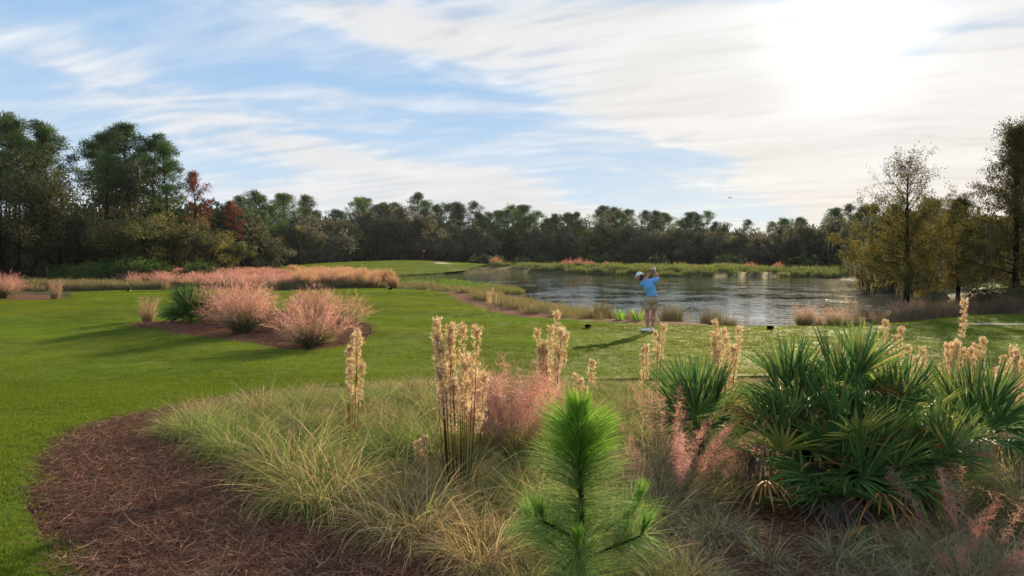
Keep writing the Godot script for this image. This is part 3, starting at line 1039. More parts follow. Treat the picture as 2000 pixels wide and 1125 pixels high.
func palmettos() -> void:
	var g := [Color(0.081, 0.173, 0.046), Color(0.103, 0.196, 0.052), Color(0.063, 0.138, 0.046), Color(0.138, 0.218, 0.058)]
	var y := [Color(0.297, 0.365, 0.081), Color(0.405, 0.392, 0.108), Color(0.216, 0.270, 0.068)]
	var br := [Color(0.405, 0.203, 0.068), Color(0.270, 0.149, 0.081), Color(0.513, 0.297, 0.108), Color(0.176, 0.189, 0.068)]
	var gr := [Color(0.2, 0.15, 0.14), Color(0.15, 0.11, 0.09), Color(0.26, 0.2, 0.18)]
	var green: Array = []
	for k in 6:
		green.append(frond_mesh(rr(0.22, 0.4), rr(0.42, 0.54), 19, rr(1.3, 1.75), rr(0.1, 0.45), g if k < 5 else y))
	var up := [frond_mesh(0.3, 0.55, 15, 0.75, 0.04, g), frond_mesh(0.32, 0.52, 17, 1.0, 0.1, g + y)]
	var brown := [frond_mesh(0.32, 0.45, 18, 1.3, 0.35, br), frond_mesh(0.3, 0.42, 18, 1.2, 0.5, br)]
	var grey := [frond_mesh(0.3, 0.4, 16, 1.1, 0.9, gr)]
	# the large one: several crowns on leaning stems
	var o := thing("saw_palmetto", "large sprawling palmetto with green and browning fans at lower right", "palmetto", at(2.7, -6.35))
	var crowns := [[-0.36, 0.66, 0.0, 22], [0.12, 0.78, -0.1, 24], [-0.1, 0.46, 0.42, 20], [0.5, 0.56, -0.05, 20], [0.2, 0.26, 0.52, 20], [-0.52, 0.34, 0.25, 17], [0.64, 0.3, 0.35, 17], [-0.2, 0.14, 0.62, 14]]
	for c in crowns:
		var top := Vector3(c[0], c[1], c[2])
		var wb := MB.new()
		limb(wb, Vector3(c[0] * 0.3, -0.05, c[2] * 0.3), Vector3(c[0] * 0.6, 1.0, c[2] * 0.6).normalized(), top.distance_to(Vector3(c[0] * 0.3, -0.05, c[2] * 0.3)), 0.07, 0.05, 0.03, 0.0, Color(0.09, 0.06, 0.045), 4, 7)
		obj("stem", to_mesh(wb), M.wood, o)
		for k in c[3]:
			var a: float = k * 2.4 + rr(-0.3, 0.3)
			var el := lerpf(1.35, -0.35, float(k) / c[3]) + rr(-0.15, 0.15)
			var d := Vector3(cos(a) * cos(el), sin(el), sin(a) * cos(el))
			var m: Mesh = green[R.randi() % 6]
			if el > 0.85:
				m = up[R.randi() % 2]
			elif el < 0.55 and R.randf() < 0.42:
				m = brown[R.randi() % 2]
			put_frond(o, m, top + d * 0.03, d, rr(0.7, 0.98))
		for k in 5:
			var a := R.randf() * TAU
			put_frond(o, grey[0], top + Vector3.DOWN * 0.1, Vector3(cos(a), rr(-0.9, -0.3), sin(a)), rr(0.8, 1.0), "dead_frond")
	var small := [
		["bright green palmetto tucked behind the left side of the large one", 1.85, -7.5, 0.3, 16, 1.0, 0.2, false],
		["low dark palmetto at the right edge with a browning crown", 4.25, -7.0, 0.42, 17, 1.0, -0.1, true],
		["single spiky palmetto in the island bed", -10.0, -23.9, 0.06, 34, 1.5, 0.05, false],
	]
	for q in small:
		var s := thing("saw_palmetto", q[0], "palmetto", at(q[1], q[2]))
		var wb := MB.new()
		limb(wb, Vector3(0, -0.05, 0), Vector3.UP, q[3] + 0.05, 0.08, 0.05, 0.02, 0.0, Color(0.09, 0.06, 0.045), 3, 7)
		obj("stem", to_mesh(wb), M.wood, s)
		for k in q[4]:
			var a: float = k * 2.4 + rr(-0.3, 0.3)
			var el: float = lerpf(1.4, q[6], float(k) / q[4])
			var d := Vector3(cos(a) * cos(el), sin(el), sin(a) * cos(el))
			var m: Mesh = up[R.randi() % 2] if el > 0.7 else green[R.randi() % 5]
			if q[7] and R.randf() < 0.25:
				m = brown[0]
			put_frond(s, m, Vector3(0, q[3], 0), d, q[5] * rr(0.9, 1.1))


# ---------- young pine
func needles(b: MB, p: Vector3, d: Vector3, axis: float, count: int, l: float, open: float, cols: Array, w := 0.0026, sag := 0.5) -> void:
	for k in count:
		var t := R.randf()
		var u := unit()
		var dir := (d * (1.0 - open * 0.5) + (u - d * u.dot(d)).normalized() * open * rr(0.5, 1.0)).normalized()
		var flat := Vector3(dir.x, 0, dir.z)
		var lean := acos(clampf(dir.y, -1.0, 1.0))
		blade(b, p + d * axis * t, atan2(flat.z, flat.x), lean, l * rr(0.75, 1.15), w, sag * rr(0.3, 1.2), 4, vary(cols[R.randi() % cols.size()], 0.25))


func young_pine() -> void:
	var o := thing("pine_sapling", "bright green long needled pine sapling in the centre foreground", "pine sapling", at(0.39, -4.2))
	var cols := [Color(0.17, 0.36, 0.035), Color(0.24, 0.45, 0.05), Color(0.12, 0.28, 0.03), Color(0.33, 0.48, 0.09)]
	var pale := [Color(0.17, 0.31, 0.06), Color(0.24, 0.36, 0.1), Color(0.12, 0.25, 0.05), Color(0.3, 0.37, 0.14)]
	var wb := MB.new()
	tube(wb, PackedVector3Array([Vector3(0, -0.05, 0), Vector3(0.005, 0.4, 0), Vector3(-0.01, 0.8, 0.005), Vector3(-0.025, 1.1, 0)]), PackedFloat32Array([0.02, 0.017, 0.013, 0.009]), 7, Color(0.05, 0.04, 0.03))
	obj("trunk", to_mesh(wb), M.wood, o)
	var top := MB.new()
	needles(top, Vector3(-0.025, 1.02, 0), Vector3.UP, 0.12, 750, 0.2, 0.42, cols, 0.0036, 0.1)
	obj("needle_tuft", to_mesh(top), M.needle, o)
	var spread := MB.new()
	needles(spread, Vector3(-0.02, 0.84, 0), Vector3.UP, 0.24, 1500, 0.3, 0.85, cols, 0.0034, 0.5)
	obj("needle_tuft", to_mesh(spread), M.needle, o)
	for k in 4:
		var b := MB.new()
		needles(b, Vector3(-0.012, 0.2 + k * 0.17, 0), Vector3.UP, 0.16, [420, 450, 520, 700][k], rr(0.34, 0.42), rr(1.0, 1.3), pale, 0.0034, rr(0.6, 1.1))
		obj("needle_tuft", to_mesh(b), M.needle, o)
	for q in [[0.5, 0.35, 0.28, 0.38], [2.5, 0.45, 0.26, 0.3], [-0.5, 0.4, 0.3, 0.42], [1.7, 0.3, 0.3, 0.4], [3.6, 0.3, 0.26, 0.35]]:
		var b := MB.new()
		var d := Vector3(cos(q[0]), 0.55, sin(q[0])).normalized()
		var pts := limb(b, Vector3(0, q[1], 0), d, q[3], 0.009, 0.006, 0.05, 0.03, Color(0.05, 0.04, 0.03), 4, 5)
		var br := obj("branch", to_mesh(b), M.wood, o)
		var nb := MB.new()
		var e := pts[pts.size() - 1]
		needles(nb, pts[2], (e - pts[2]).normalized(), 0.22, 240, 0.24, 0.85, pale, 0.0034, 0.6)
		needles(nb, e, Vector3(d.x * 0.4, 1.0, d.z * 0.4).normalized(), 0.05, 150, 0.13, 0.3, cols, 0.003, 0.1)
		obj("needle_tuft", to_mesh(nb), M.needle, br)
	var s := thing("pine_sapling", "tiny bright green pine seedling at the back of the island bed", "pine sapling", at(-9.0, -27.8))
	var tb := MB.new()
	tube(tb, PackedVector3Array([Vector3(0, -0.03, 0), Vector3(0, 0.75, 0)]), PackedFloat32Array([0.02, 0.01]), 6, Color(0.07, 0.05, 0.035))
	obj("trunk", to_mesh(tb), M.wood, s)
	var nb := MB.new()
	needles(nb, Vector3(0, 0.45, 0), Vector3.UP, 0.45, 320, 0.2, 0.6, cols, 0.008, 0.4)
	obj("needle_tuft", to_mesh(nb), M.needle, s)


# ---------- trees
func pine_meshes(tall: float, bare: float, reach: float, limbs: int, per: int, l: float, cols: Array, dead := 0.0) -> Array:
	var w := MB.new()
	var f := MB.new()
	var bark := vary(Color(0.085, 0.060, 0.048), 0.25)
	var pts := PackedVector3Array([Vector3(0, -0.3, 0)])
	var rad := PackedFloat32Array([tall * 0.0135])
	var p := Vector3(0, -0.3, 0)
	var d := Vector3.UP
	for k in 8:
		d = (d + unit() * 0.05 + Vector3.UP * 0.12).normalized()
		p += d * (tall + 0.3) / 8.0
		pts.append(p)
		rad.append(tall * 0.0135 * (1.0 - 0.86 * (k + 1) / 8.0))
	tube(w, pts, rad, 7, bark)
	for k in limbs:
		var t := lerpf(bare, 0.985, (k + R.randf() * 0.8) / limbs)
		var idx := t * 8.0
		var base := pts[int(idx)].lerp(pts[mini(int(idx) + 1, 8)], idx - int(idx))
		var a := k * 2.4 + rr(-0.6, 0.6)
		var shape := sin(clampf((t - bare) / (1.0 - bare), 0.05, 1.0) * 2.6 + 0.45)
		var ln := tall * reach * maxf(shape, 0.25) * rr(0.6, 1.15)
		var up := lerpf(0.05, 0.9, (t - bare) / (1.0 - bare))
		var q := limb(w, base, Vector3(cos(a), up, sin(a)).normalized(), ln, tall * 0.0045, tall * 0.001, 0.16, 0.1, bark, 4, 4)
		if R.randf() < dead:
			continue
		for j in range(2, 5):
			var n := 1 if j < 4 else 2
			for m in n:
				var c := q[j] + unit() * ln * 0.16 + Vector3.UP * 0.15
				var s := tall * rr(0.026, 0.05)
				clump(f, c, Vector3(s * 1.25, s * 0.62, s * 1.25), per, l, l * 0.15, cols[R.randi() % cols.size()], 0.22, -0.2)
	return [to_mesh(w), to_mesh(f)]


func oak_meshes(tall: float, wide: float, limbs: int, per: int, l: float, cols: Array, moss: int, low := 0.16) -> Array:
	var w := MB.new()
	var f := MB.new()
	var ms := MB.new()
	var bark := Color(0.075, 0.060, 0.050)
	var fork := Vector3(rr(-0.02, 0.02) * tall, tall * low, 0)
	tube(w, PackedVector3Array([Vector3(0, -0.3, 0), Vector3(0, tall * 0.04, 0), fork]), PackedFloat32Array([tall * 0.06, tall * 0.042, tall * 0.038]), 9, bark)
	for k in limbs:
		var a := TAU * k / limbs + rr(-0.35, 0.35)
		var inner := k % 3 == 2
		var up := rr(0.9, 1.8) if inner else rr(0.22, 0.7)
		var ln := wide * rr(0.42, 0.6) if not inner else tall * rr(0.3, 0.44)
		var q := limb(w, fork + Vector3.DOWN * tall * 0.02, Vector3(cos(a), up, sin(a)).normalized(), ln, tall * 0.024, tall * 0.008, 0.2, 0.07, bark, 6, 6)
		for j in range(2, 7):
			for m in 3:
				var d := (unit() + (q[j] - q[j - 1]).normalized() * 0.6 + Vector3.UP * 0.45).normalized()
				var q2 := limb(w, q[j], d, ln * rr(0.22, 0.42), tall * 0.008, tall * 0.002, 0.28, 0.08, bark, 4, 4)
				for s in [2, 4]:
					var c: Vector3 = q2[s] + unit() * 0.2
					var sz := wide * rr(0.045, 0.08)
					clump(f, c, Vector3(sz * 1.2, sz * 0.75, sz * 1.2), per, l, l * 0.5, cols[R.randi() % cols.size()], 0.24)
					if ms and R.randi() % 100 < moss:
						for h in 5:
							blade(ms, c + unit() * sz * 0.7 + Vector3.DOWN * sz * 0.5, R.randf() * TAU, PI - 0.05, rr(0.6, 1.8), l * 0.45, 0.0, 3, vary(Color(0.130, 0.125, 0.100), 0.2))
	return [to_mesh(w), to_mesh(f), to_mesh(ms) if moss > 0 else null]


func cypress_meshes(tall: float, reach: float, limbs: int, per: int, thin_top: float, cols: Array) -> Array:
	var w := MB.new()
	var f := MB.new()
	var ms := MB.new()
	var bark := Color(0.060, 0.043, 0.033)
	var pts := PackedVector3Array()
	var rad := PackedFloat32Array()
	for k in 10:
		var t := k / 9.0
		pts.append(Vector3(sin(t * 3.0) * 0.06, -0.3 + t * (tall + 0.3), cos(t * 4.0) * 0.05))
		rad.append(tall * 0.02 * pow(1.0 - t, 0.8) + 0.012 + 0.06 * exp(-t * 14.0))
	tube(w, pts, rad, 8, bark)
	for k in limbs:
		var t := lerpf(0.14, 0.99, pow((k + R.randf()) / limbs, 0.92))
		var base := Vector3(0, tall * t, 0)
		var a := k * 2.4 + rr(-0.5, 0.5)
		var ln := reach * (0.22 + 0.78 * pow(1.0 - t, 0.75)) * rr(0.55, 1.12)
		var up := lerpf(0.12, 1.5, t * t)
		var q := limb(w, base, Vector3(cos(a), up, sin(a)).normalized(), ln, 0.035 * (1.1 - t) + 0.008, 0.006, 0.12, 0.03, bark, 6, 4)
		var dens := lerpf(1.0, thin_top, smoothstep(0.3, 0.8, t))
		for j in range(1, 7):
			for m in 3:
				if R.randf() > dens + 0.25:
					continue
				var d := (unit() + (q[j] - q[j - 1]).normalized() * 0.7).normalized()
				var q2 := limb(w, q[j], d, rr(0.35, 0.8), 0.008, 0.003, 0.2, -0.05, bark, 3, 3)
				var tone := vary(cols[R.randi() % cols.size()], 0.25)
				for s in int(per * dens):
					var c := q2[R.randi_range(1, 3)] + unit() * 0.16
					leaf(f, c, (unit() + Vector3.DOWN * 0.45).normalized() * rr(0.08, 0.17), 0.045, vary(tone, 0.25))
				if t < 0.45 and R.randf() < 0.14:
					for h in 5:
						blade(ms, q2[2] + unit() * 0.15, R.randf() * TAU, PI - 0.05, rr(0.3, 0.9), 0.03, 0.0, 3, vary(Color(0.170, 0.160, 0.120), 0.2))
	return [to_mesh(w), to_mesh(f), to_mesh(ms)]


func bush_meshes(tall: float, wide: float, count: int, per: int, l: float, cols: Array, ratio := 0.5) -> Array:
	var w := MB.new()
	var f := MB.new()
	for k in count:
		var a := R.randf() * TAU
		var r := wide * 0.5 * sqrt(R.randf())
		var h := tall * rr(0.25, 0.85) * (1.0 - 0.45 * pow(r / (wide * 0.5), 2.0))
		var c := Vector3(cos(a) * r, h, sin(a) * r)
		limb(w, Vector3(cos(a) * r * 0.3, -0.1, sin(a) * r * 0.3), (c - Vector3(cos(a) * r * 0.3, 0, sin(a) * r * 0.3)).normalized(), h, 0.03, 0.01, 0.1, 0.0, Color(0.060, 0.045, 0.035), 3, 4)
		var s := tall * rr(0.14, 0.24)
		clump(f, c, Vector3(s * 1.2, s, s * 1.2), per, l, l * ratio, cols[R.randi() % cols.size()], 0.25)
	return [to_mesh(w), to_mesh(f)]


func tree(called: String, parts: Array, label: String, category: String, x: float, z: float, size := 1.0, group := "", tall := 1.0, turn := -1.0) -> Node3D:
	var o := thing(called, label, category, at(x, z), R.randf() * TAU if turn < 0.0 else turn, group)
	o.scale = Vector3(size, size * tall, size)
	obj("trunk", parts[0], M.wood, o)
	obj("crown", parts[1], M.foliage, o)
	if parts.size() > 2 and parts[2]:
		obj("hanging_moss", parts[2], M.plume, o).set_meta("kind", "stuff")
	return o


var pine_green := [Color(0.062, 0.110, 0.039), Color(0.088, 0.138, 0.043), Color(0.050, 0.088, 0.039)]
var pine_bright := [Color(0.106, 0.177, 0.044), Color(0.133, 0.204, 0.052), Color(0.079, 0.142, 0.044)]
var oak_dark := [Color(0.079, 0.088, 0.039), Color(0.106, 0.102, 0.046), Color(0.060, 0.067, 0.032)]
var oak_olive := [Color(0.177, 0.177, 0.052), Color(0.142, 0.138, 0.046), Color(0.231, 0.212, 0.062)]
var oak_grey := [Color(0.136, 0.133, 0.087), Color(0.108, 0.100, 0.069), Color(0.165, 0.156, 0.097)]


func left_woods() -> void:
	var p: Array = []
	for k in 4:
		p.append(pine_meshes(16.0, [0.5, 0.45, 0.55, 0.42][k], 0.2, 17, 120, 0.46, pine_green if k != 1 else pine_green + pine_bright))
	var list := [
		[-55.0, -84.0, 1.0, 0, "tall pine cut by the left edge of the view"], [-52.8, -82.0, 1.03, 1, "slim pine with a bare leader, second from the left edge"], [-50.0, -83.0, 1.0, 3, "round headed pine above the left of the great oak"],
		[-44.0, -84.0, 0.93, 2, "pine rising above the middle of the great oak"], [-40.8, -82.0, 0.98, 0, "tallest pine above the right half of the great oak"], [-38.6, -83.0, 0.93, 3, "pine just right of the tallest above the oak"],
		[-35.6, -80.0, 0.84, 1, "rightmost green pine of the left woods with tiered boughs"], [-47.0, -88.0, 0.9, 2, "pine set back between the round headed pine and the oak"],
		[-56.0, -92.0, 1.0, 3, "pine behind the left edge of the woods"], 
	]
	for q in list:
		tree("pine_tree", p[q[3]], q[4], "pine tree", q[0], q[1], q[2], "pines of the left woods")
	var slim := pine_meshes(13.0, 0.72, 0.12, 9, 40, 0.4, pine_green)
	for q in [[-46.6, -70.0, "slender bare pine trunk left of the oak, nearest the lawn"], [-45.4, -70.5, "second slender trunk left of the oak"], [-44.6, -72.0, "third slender trunk left of the oak, beside its lowest limb"], [-49.0, -74.0, "slender trunk at the left edge of the woods"], [-39.2, -74.0, "pale slender trunk right of the great oak"], [-37.2, -76.0, "thin trunk farther right under the oak crown"]]:
		tree("pine_tree", slim, q[2], "pine tree", q[0], q[1], 0.9, "slim trunks under the oak")
	var red := pine_meshes(13.0, 0.5, 0.17, 22, 60, 0.4, [Color(0.170, 0.050, 0.030), Color(0.130, 0.045, 0.030), Color(0.200, 0.075, 0.040)], 0.3)
	tree("pine_tree", red, "dead pine with rust red needles at the right end of the left woods", "pine tree", -34.0, -83.0, 0.84)
	tree("pine_tree", red, "lower rust red dying tree right of the dead pine", "pine tree", -33.6, -93.0, 0.66)
	var great := oak_meshes(11.0, 21.0, 11, 150, 0.23, oak_dark + [Color(0.075, 0.070, 0.028)], 16, 0.13)
	tree("live_oak", great, "great spreading live oak with dark low limbs at left", "oak tree", -42.3, -72.6, 1.0, "", 1.0, 0.6)
	var oak2 := oak_meshes(9.5, 12.0, 9, 130, 0.22, oak_olive + oak_dark, 6, 0.12)
	tree("live_oak", oak2, "olive leaved oak right of the great oak, lit on its near side", "oak tree", -33.2, -71.0, 0.86)
	tree("live_oak", oak2, "oak crowding the right shoulder of the great oak", "oak tree", -37.0, -75.5, 0.98)
	tree("live_oak", oak2, "oak behind the left edge of the lawn", "oak tree", -53.5, -76.0, 1.05)
	tree("live_oak", oak2, "smaller olive oak at the right end of the left woods", "oak tree", -30.5, -77.0, 0.7)
	tree("live_oak", oak2, "oak filling the back of the left woods behind the great oak", "oak tree", -46.0, -86.0, 1.0)
	var bush := bush_meshes(2.4, 3.4, 40, 60, 0.28, [Color(0.070, 0.120, 0.030), Color(0.050, 0.090, 0.025), Color(0.100, 0.140, 0.040)], 0.3)
	var bs := [[-38.3, -66.0, 0.75, "leafy bush right of the great oak trunk"], [-36.2, -65.0, 0.8, "leafy bush in the middle of the woods edge"], [-34.2, -64.5, 0.95, "leafy bush below the olive oak"], [-32.3, -64.0, 1.05, "leafy bush below the right side of the olive oak"], [-30.2, -64.5, 0.9, "leafy bush where woods meet the pink drift"], [-27.6, -68.0, 0.85, "low leafy bush right of the woods edge"], [-49.0, -68.0, 0.8, "bush at the left edge below the slim trunks"], [-52.0, -71.0, 1.0, "dark bush behind the left edge slim trunks"], [-46.5, -77.0, 1.2, "bush behind the slim trunks"], [-41.0, -78.0, 1.3, "bush behind the great oak trunk"]]
	for q in bs:
		tree("bush", bush, q[3], "bush", q[0], q[1], q[2], "bushes along the left woods")
	backdrop("woodland", "dim woodland behind the oak and pines at left", [[-75.0, -78.0], [-60.0, -96.0], [-44.0, -97.0], [-34.0, -96.0]], 90, 5.0, 9.5, 8.0)


func backdrop(called: String, label: String, line: Array, count: int, low: float, high: float, deep: float) -> void:
	# the depth of the woods, where single trees can no longer be told apart
	var o := thing(called, label, "woods")
	o.set_meta("kind", "stuff")
	var b := bush_meshes(1.0, 0.9, 26, 60, 0.085, [Color(0.072, 0.078, 0.039), Color(0.091, 0.091, 0.049), Color(0.058, 0.065, 0.034)])
	var spots: Array = []
	for k in count:
		var t := (k + R.randf()) / count * (line.size() - 1)
		var i := mini(int(t), line.size() - 2)
		var x := lerpf(line[i][0], line[i + 1][0], t - i)
		var z := lerpf(line[i][1], line[i + 1][1], t - i) - R.randf() * deep
		var much: float = lerpf(line[i][2], line[i + 1][2], t - i) if line[i].size() > 2 else 1.0
		spots.append(spot(at(x, z), R.randf() * TAU, rr(low, high) * much, rr(0.85, 1.15)))
	scatter("trunks", b[0], M.wood, spots, [], o)
	scatter("crowns", b[1], M.foliage, spots, [], o)


func far_woods() -> void:
	var pines: Array = []
	for k in 5:
		pines.append(pine_meshes(17.0, [0.45, 0.55, 0.4, 0.6, 0.35][k], [0.25, 0.22, 0.27, 0.2, 0.25][k], 26, 44, 0.6, [pine_green, pine_green + pine_bright, pine_bright, pine_green + oak_grey, pine_green][k]))
	var oaks: Array = []
	for k in 4:
		oaks.append(oak_meshes(11.0, [13.0, 12.0, 14.0, 10.0][k], 9, 44, 0.42, [oak_grey, oak_dark + oak_grey, oak_grey, oak_dark + oak_olive][k], 22, 0.14))
	var bare := pine_meshes(17.0, 0.55, 0.15, 22, 8, 0.5, [Color(0.100, 0.075, 0.055)], 0.6)
	# wall of trees: azimuth as x over depth, depth, height of the skyline
	var line := [[-0.39, 120.0, 10.5], [-0.35, 128.0, 11.5], [-0.27, 165.0, 14.0], [-0.2, 188.0, 14.5], [-0.135, 196.0, 16.3], [-0.07, 204.0, 15.4], [0.0, 210.0, 14.8], [0.07, 208.0, 13.2], [0.12, 203.0, 14.0], [0.2, 196.0, 12.6], [0.27, 180.0, 10.8], [0.34, 160.0, 8.6], [0.40, 142.0, 9.4], [0.46, 126.0, 10.0], [0.52, 112.0, 10.0], [0.6, 100.0, 10.0]]
	var marks := [[-0.30, "behind the end of the pink drift"], [-0.20, "behind the left end of the far green"], [-0.12, "behind the middle of the far green"], [-0.05, "behind the flag and bunker"], [0.04, "behind the right end of the far green"], [0.12, "behind the pink clumps of the far bank"], [0.2, "above the golfer"], [0.28, "right of the golfer across the pond"], [0.37, "over the right half of the far bank"], [9.0, "behind the cypress"]]
	var counts := {}
	var words := ["first", "second", "third", "fourth", "fifth", "sixth", "seventh", "eighth", "ninth", "tenth", "eleventh", "twelfth", "thirteenth", "fourteenth", "fifteenth", "sixteenth", "seventeenth", "eighteenth", "nineteenth", "twentieth", "twenty first", "twenty second", "last"]
	var n := 128
	for k in n:
		var s := lerpf(-0.385, 0.56, (k + rr(0.1, 0.9)) / n)
		var i := 0
		while i < line.size() - 2 and s > line[i + 1][0]:
			i += 1
		var t: float = (s - line[i][0]) / (line[i + 1][0] - line[i][0])
		var depth := lerpf(line[i][1], line[i + 1][1], t)
		var top := lerpf(line[i][2], line[i + 1][2], t)
		var row := 0 if R.randf() < 0.55 else 1
		var d := depth + (rr(0.0, 12.0) if row == 0 else rr(-9.0, -3.0))
		var mark := ""
		for m in marks:
			if s < m[0]:
				mark = m[1]
				break
		var kind := "pine" if row == 0 else "oak"
		var key := kind + mark
		counts[key] = counts.get(key, 0) + 1
		var nth: String = words[mini(counts[key] - 1, 22)]
		if row == 0:
			var v := R.randi() % 5
			var dead := k == 33 or k == 34
			tree("pine_tree", bare if dead else pines[v], "%s %s, %s from left there" % ["bare grey pine" if dead else "flat topped pine", mark, nth], "pine tree", s * d, -d, top * rr(0.8, 1.1) * (d / depth) / 17.0 * (1.05 if dead else 1.0), "pines of the far tree line")
		else:
			var v := R.randi() % 4
			tree("live_oak", oaks[v], "mossy oak %s, %s from left there" % [mark, nth], "oak tree", s * d, -d, top * rr(0.72, 1.0) / 9.6, "oaks of the far tree line")
	var pts: Array = []
	for q in line:
		pts.append([q[0] * (q[1] + 12.0), -(q[1] + 12.0), q[2] / 14.5])
	backdrop("woodland", "dense dark woodland behind the far tree line", pts, 330, 8.0, 12.5, 14.0)
	var bush := bush_meshes(2.6, 5.0, 36, 26, 0.5, [Color(0.050, 0.080, 0.028), Color(0.070, 0.090, 0.035), Color(0.040, 0.055, 0.025)])
	var bs := [[-6.5, -168.0, 1.2, "green thicket behind the right end of the far green"], [-2.5, -165.0, 1.0, "green thicket right of the far green"], [2.5, -160.0, 0.8, "low bush on the far bank left of the pink clumps"], [-35.0, -108.0, 0.9, "bush at the back of the pink drift"], [44.0, -116.0, 1.0, "dark bush at the right end of the far bank"], [50.0, -114.0, 1.3, "dark thicket right of the far bank"], [55.0, -108.0, 1.3, "dark thicket left of the cypress trunk"], [29.0, -152.0, 1.0, "bush at the foot of the trees right of the golfer"], [18.0, -165.0, 1.2, "bush at the foot of the trees behind the golfer"], [40.0, -140.0, 1.0, "bush at the foot of the trees over the far bank"], [23.0, -101.0, 0.55, "dark round bush on the far shore by the golfer's arm"], [8.0, -170.0, 1.1, "bush behind the pink clumps of the far bank"]]
	for q in bs:
		tree("bush", bush, q[3], "bush", q[0], q[1], q[2], "bushes below the far trees")


func right_woods() -> void:
	var cols := [Color(0.17, 0.15, 0.035), Color(0.14, 0.13, 0.035), Color(0.21, 0.17, 0.045), Color(0.1, 0.095, 0.033)]
	var c1 := cypress_meshes(7.9, 4.6, 64, 56, 0.22, cols)
	tree("bald_cypress", c1, "sparse open cypress standing at the pond edge at right", "cypress tree", 19.5, -38.0, 0.9, "", 1.0, 0.4)
	var c2 := cypress_meshes(8.8, 4.2, 66, 46, 0.75, [Color(0.100, 0.085, 0.025), Color(0.080, 0.075, 0.025), Color(0.130, 0.105, 0.030)])
	tree("bald_cypress", c2, "taller fuller cypress cut by the right edge of the view", "cypress tree", 23.6, -36.0, 0.88, "", 1.0, 1.0)
	tree("bald_cypress", c2, "cypress behind the two front ones, lower between them", "cypress tree", 25.0, -43.0, 0.62, "", 1.0, 2.0)
	var oak := oak_meshes(10.0, 11.0, 9, 90, 0.23, oak_dark + oak_olive, 14, 0.12)
	for q in [[36.0, -72.0, 0.78, "dark oak behind the left side of the open cypress"], [43.0, -74.0, 0.85, "dark oak behind the open cypress trunk"], [50.0, -72.0, 0.9, "dark oak between the two cypresses"], [47.5, -60.0, 0.75, "oak behind the right cypress"], [54.0, -62.0, 0.95, "oak at the right edge behind the cypress"], [32.0, -46.0, 0.55, "low oak beside the right cypress trunk"], [60.0, -78.0, 1.0, "oak far back at the right edge"]]:
		tree("live_oak", oak, q[3], "oak tree", q[0], q[1], q[2], "oaks of the right woods")
	var bush := bush_meshes(1.6, 2.4, 34, 60, 0.16, [Color(0.070, 0.080, 0.030), Color(0.090, 0.100, 0.035), Color(0.055, 0.050, 0.028)], 0.4)
	for q in [[20.6, -33.5, 0.7, "brownish bush right of the open cypress trunk"], [22.3, -33.0, 0.8, "green bush between the two cypress trunks"], [24.2, -32.5, 1.0, "bush below the right cypress"], [26.0, -32.0, 1.1, "dark bush at the right edge under the cypress"], [22.0, -30.0, 0.65, "bush beside the pale plumes at the right edge"], [26.0, -38.0, 1.2, "bush behind the right cypress trunk"], [16.6, -36.0, 0.5, "small bush at the waterline left of the cypress"]]:
		tree("bush", bush, q[3], "bush", q[0], q[1], q[2], "bushes under the cypresses")
	backdrop("woodland", "dark woodland at the right edge behind the cypresses", [[40.0, -84.0], [56.0, -82.0], [66.0, -70.0], [60.0, -48.0]], 80, 4.0, 7.5, 8.0)


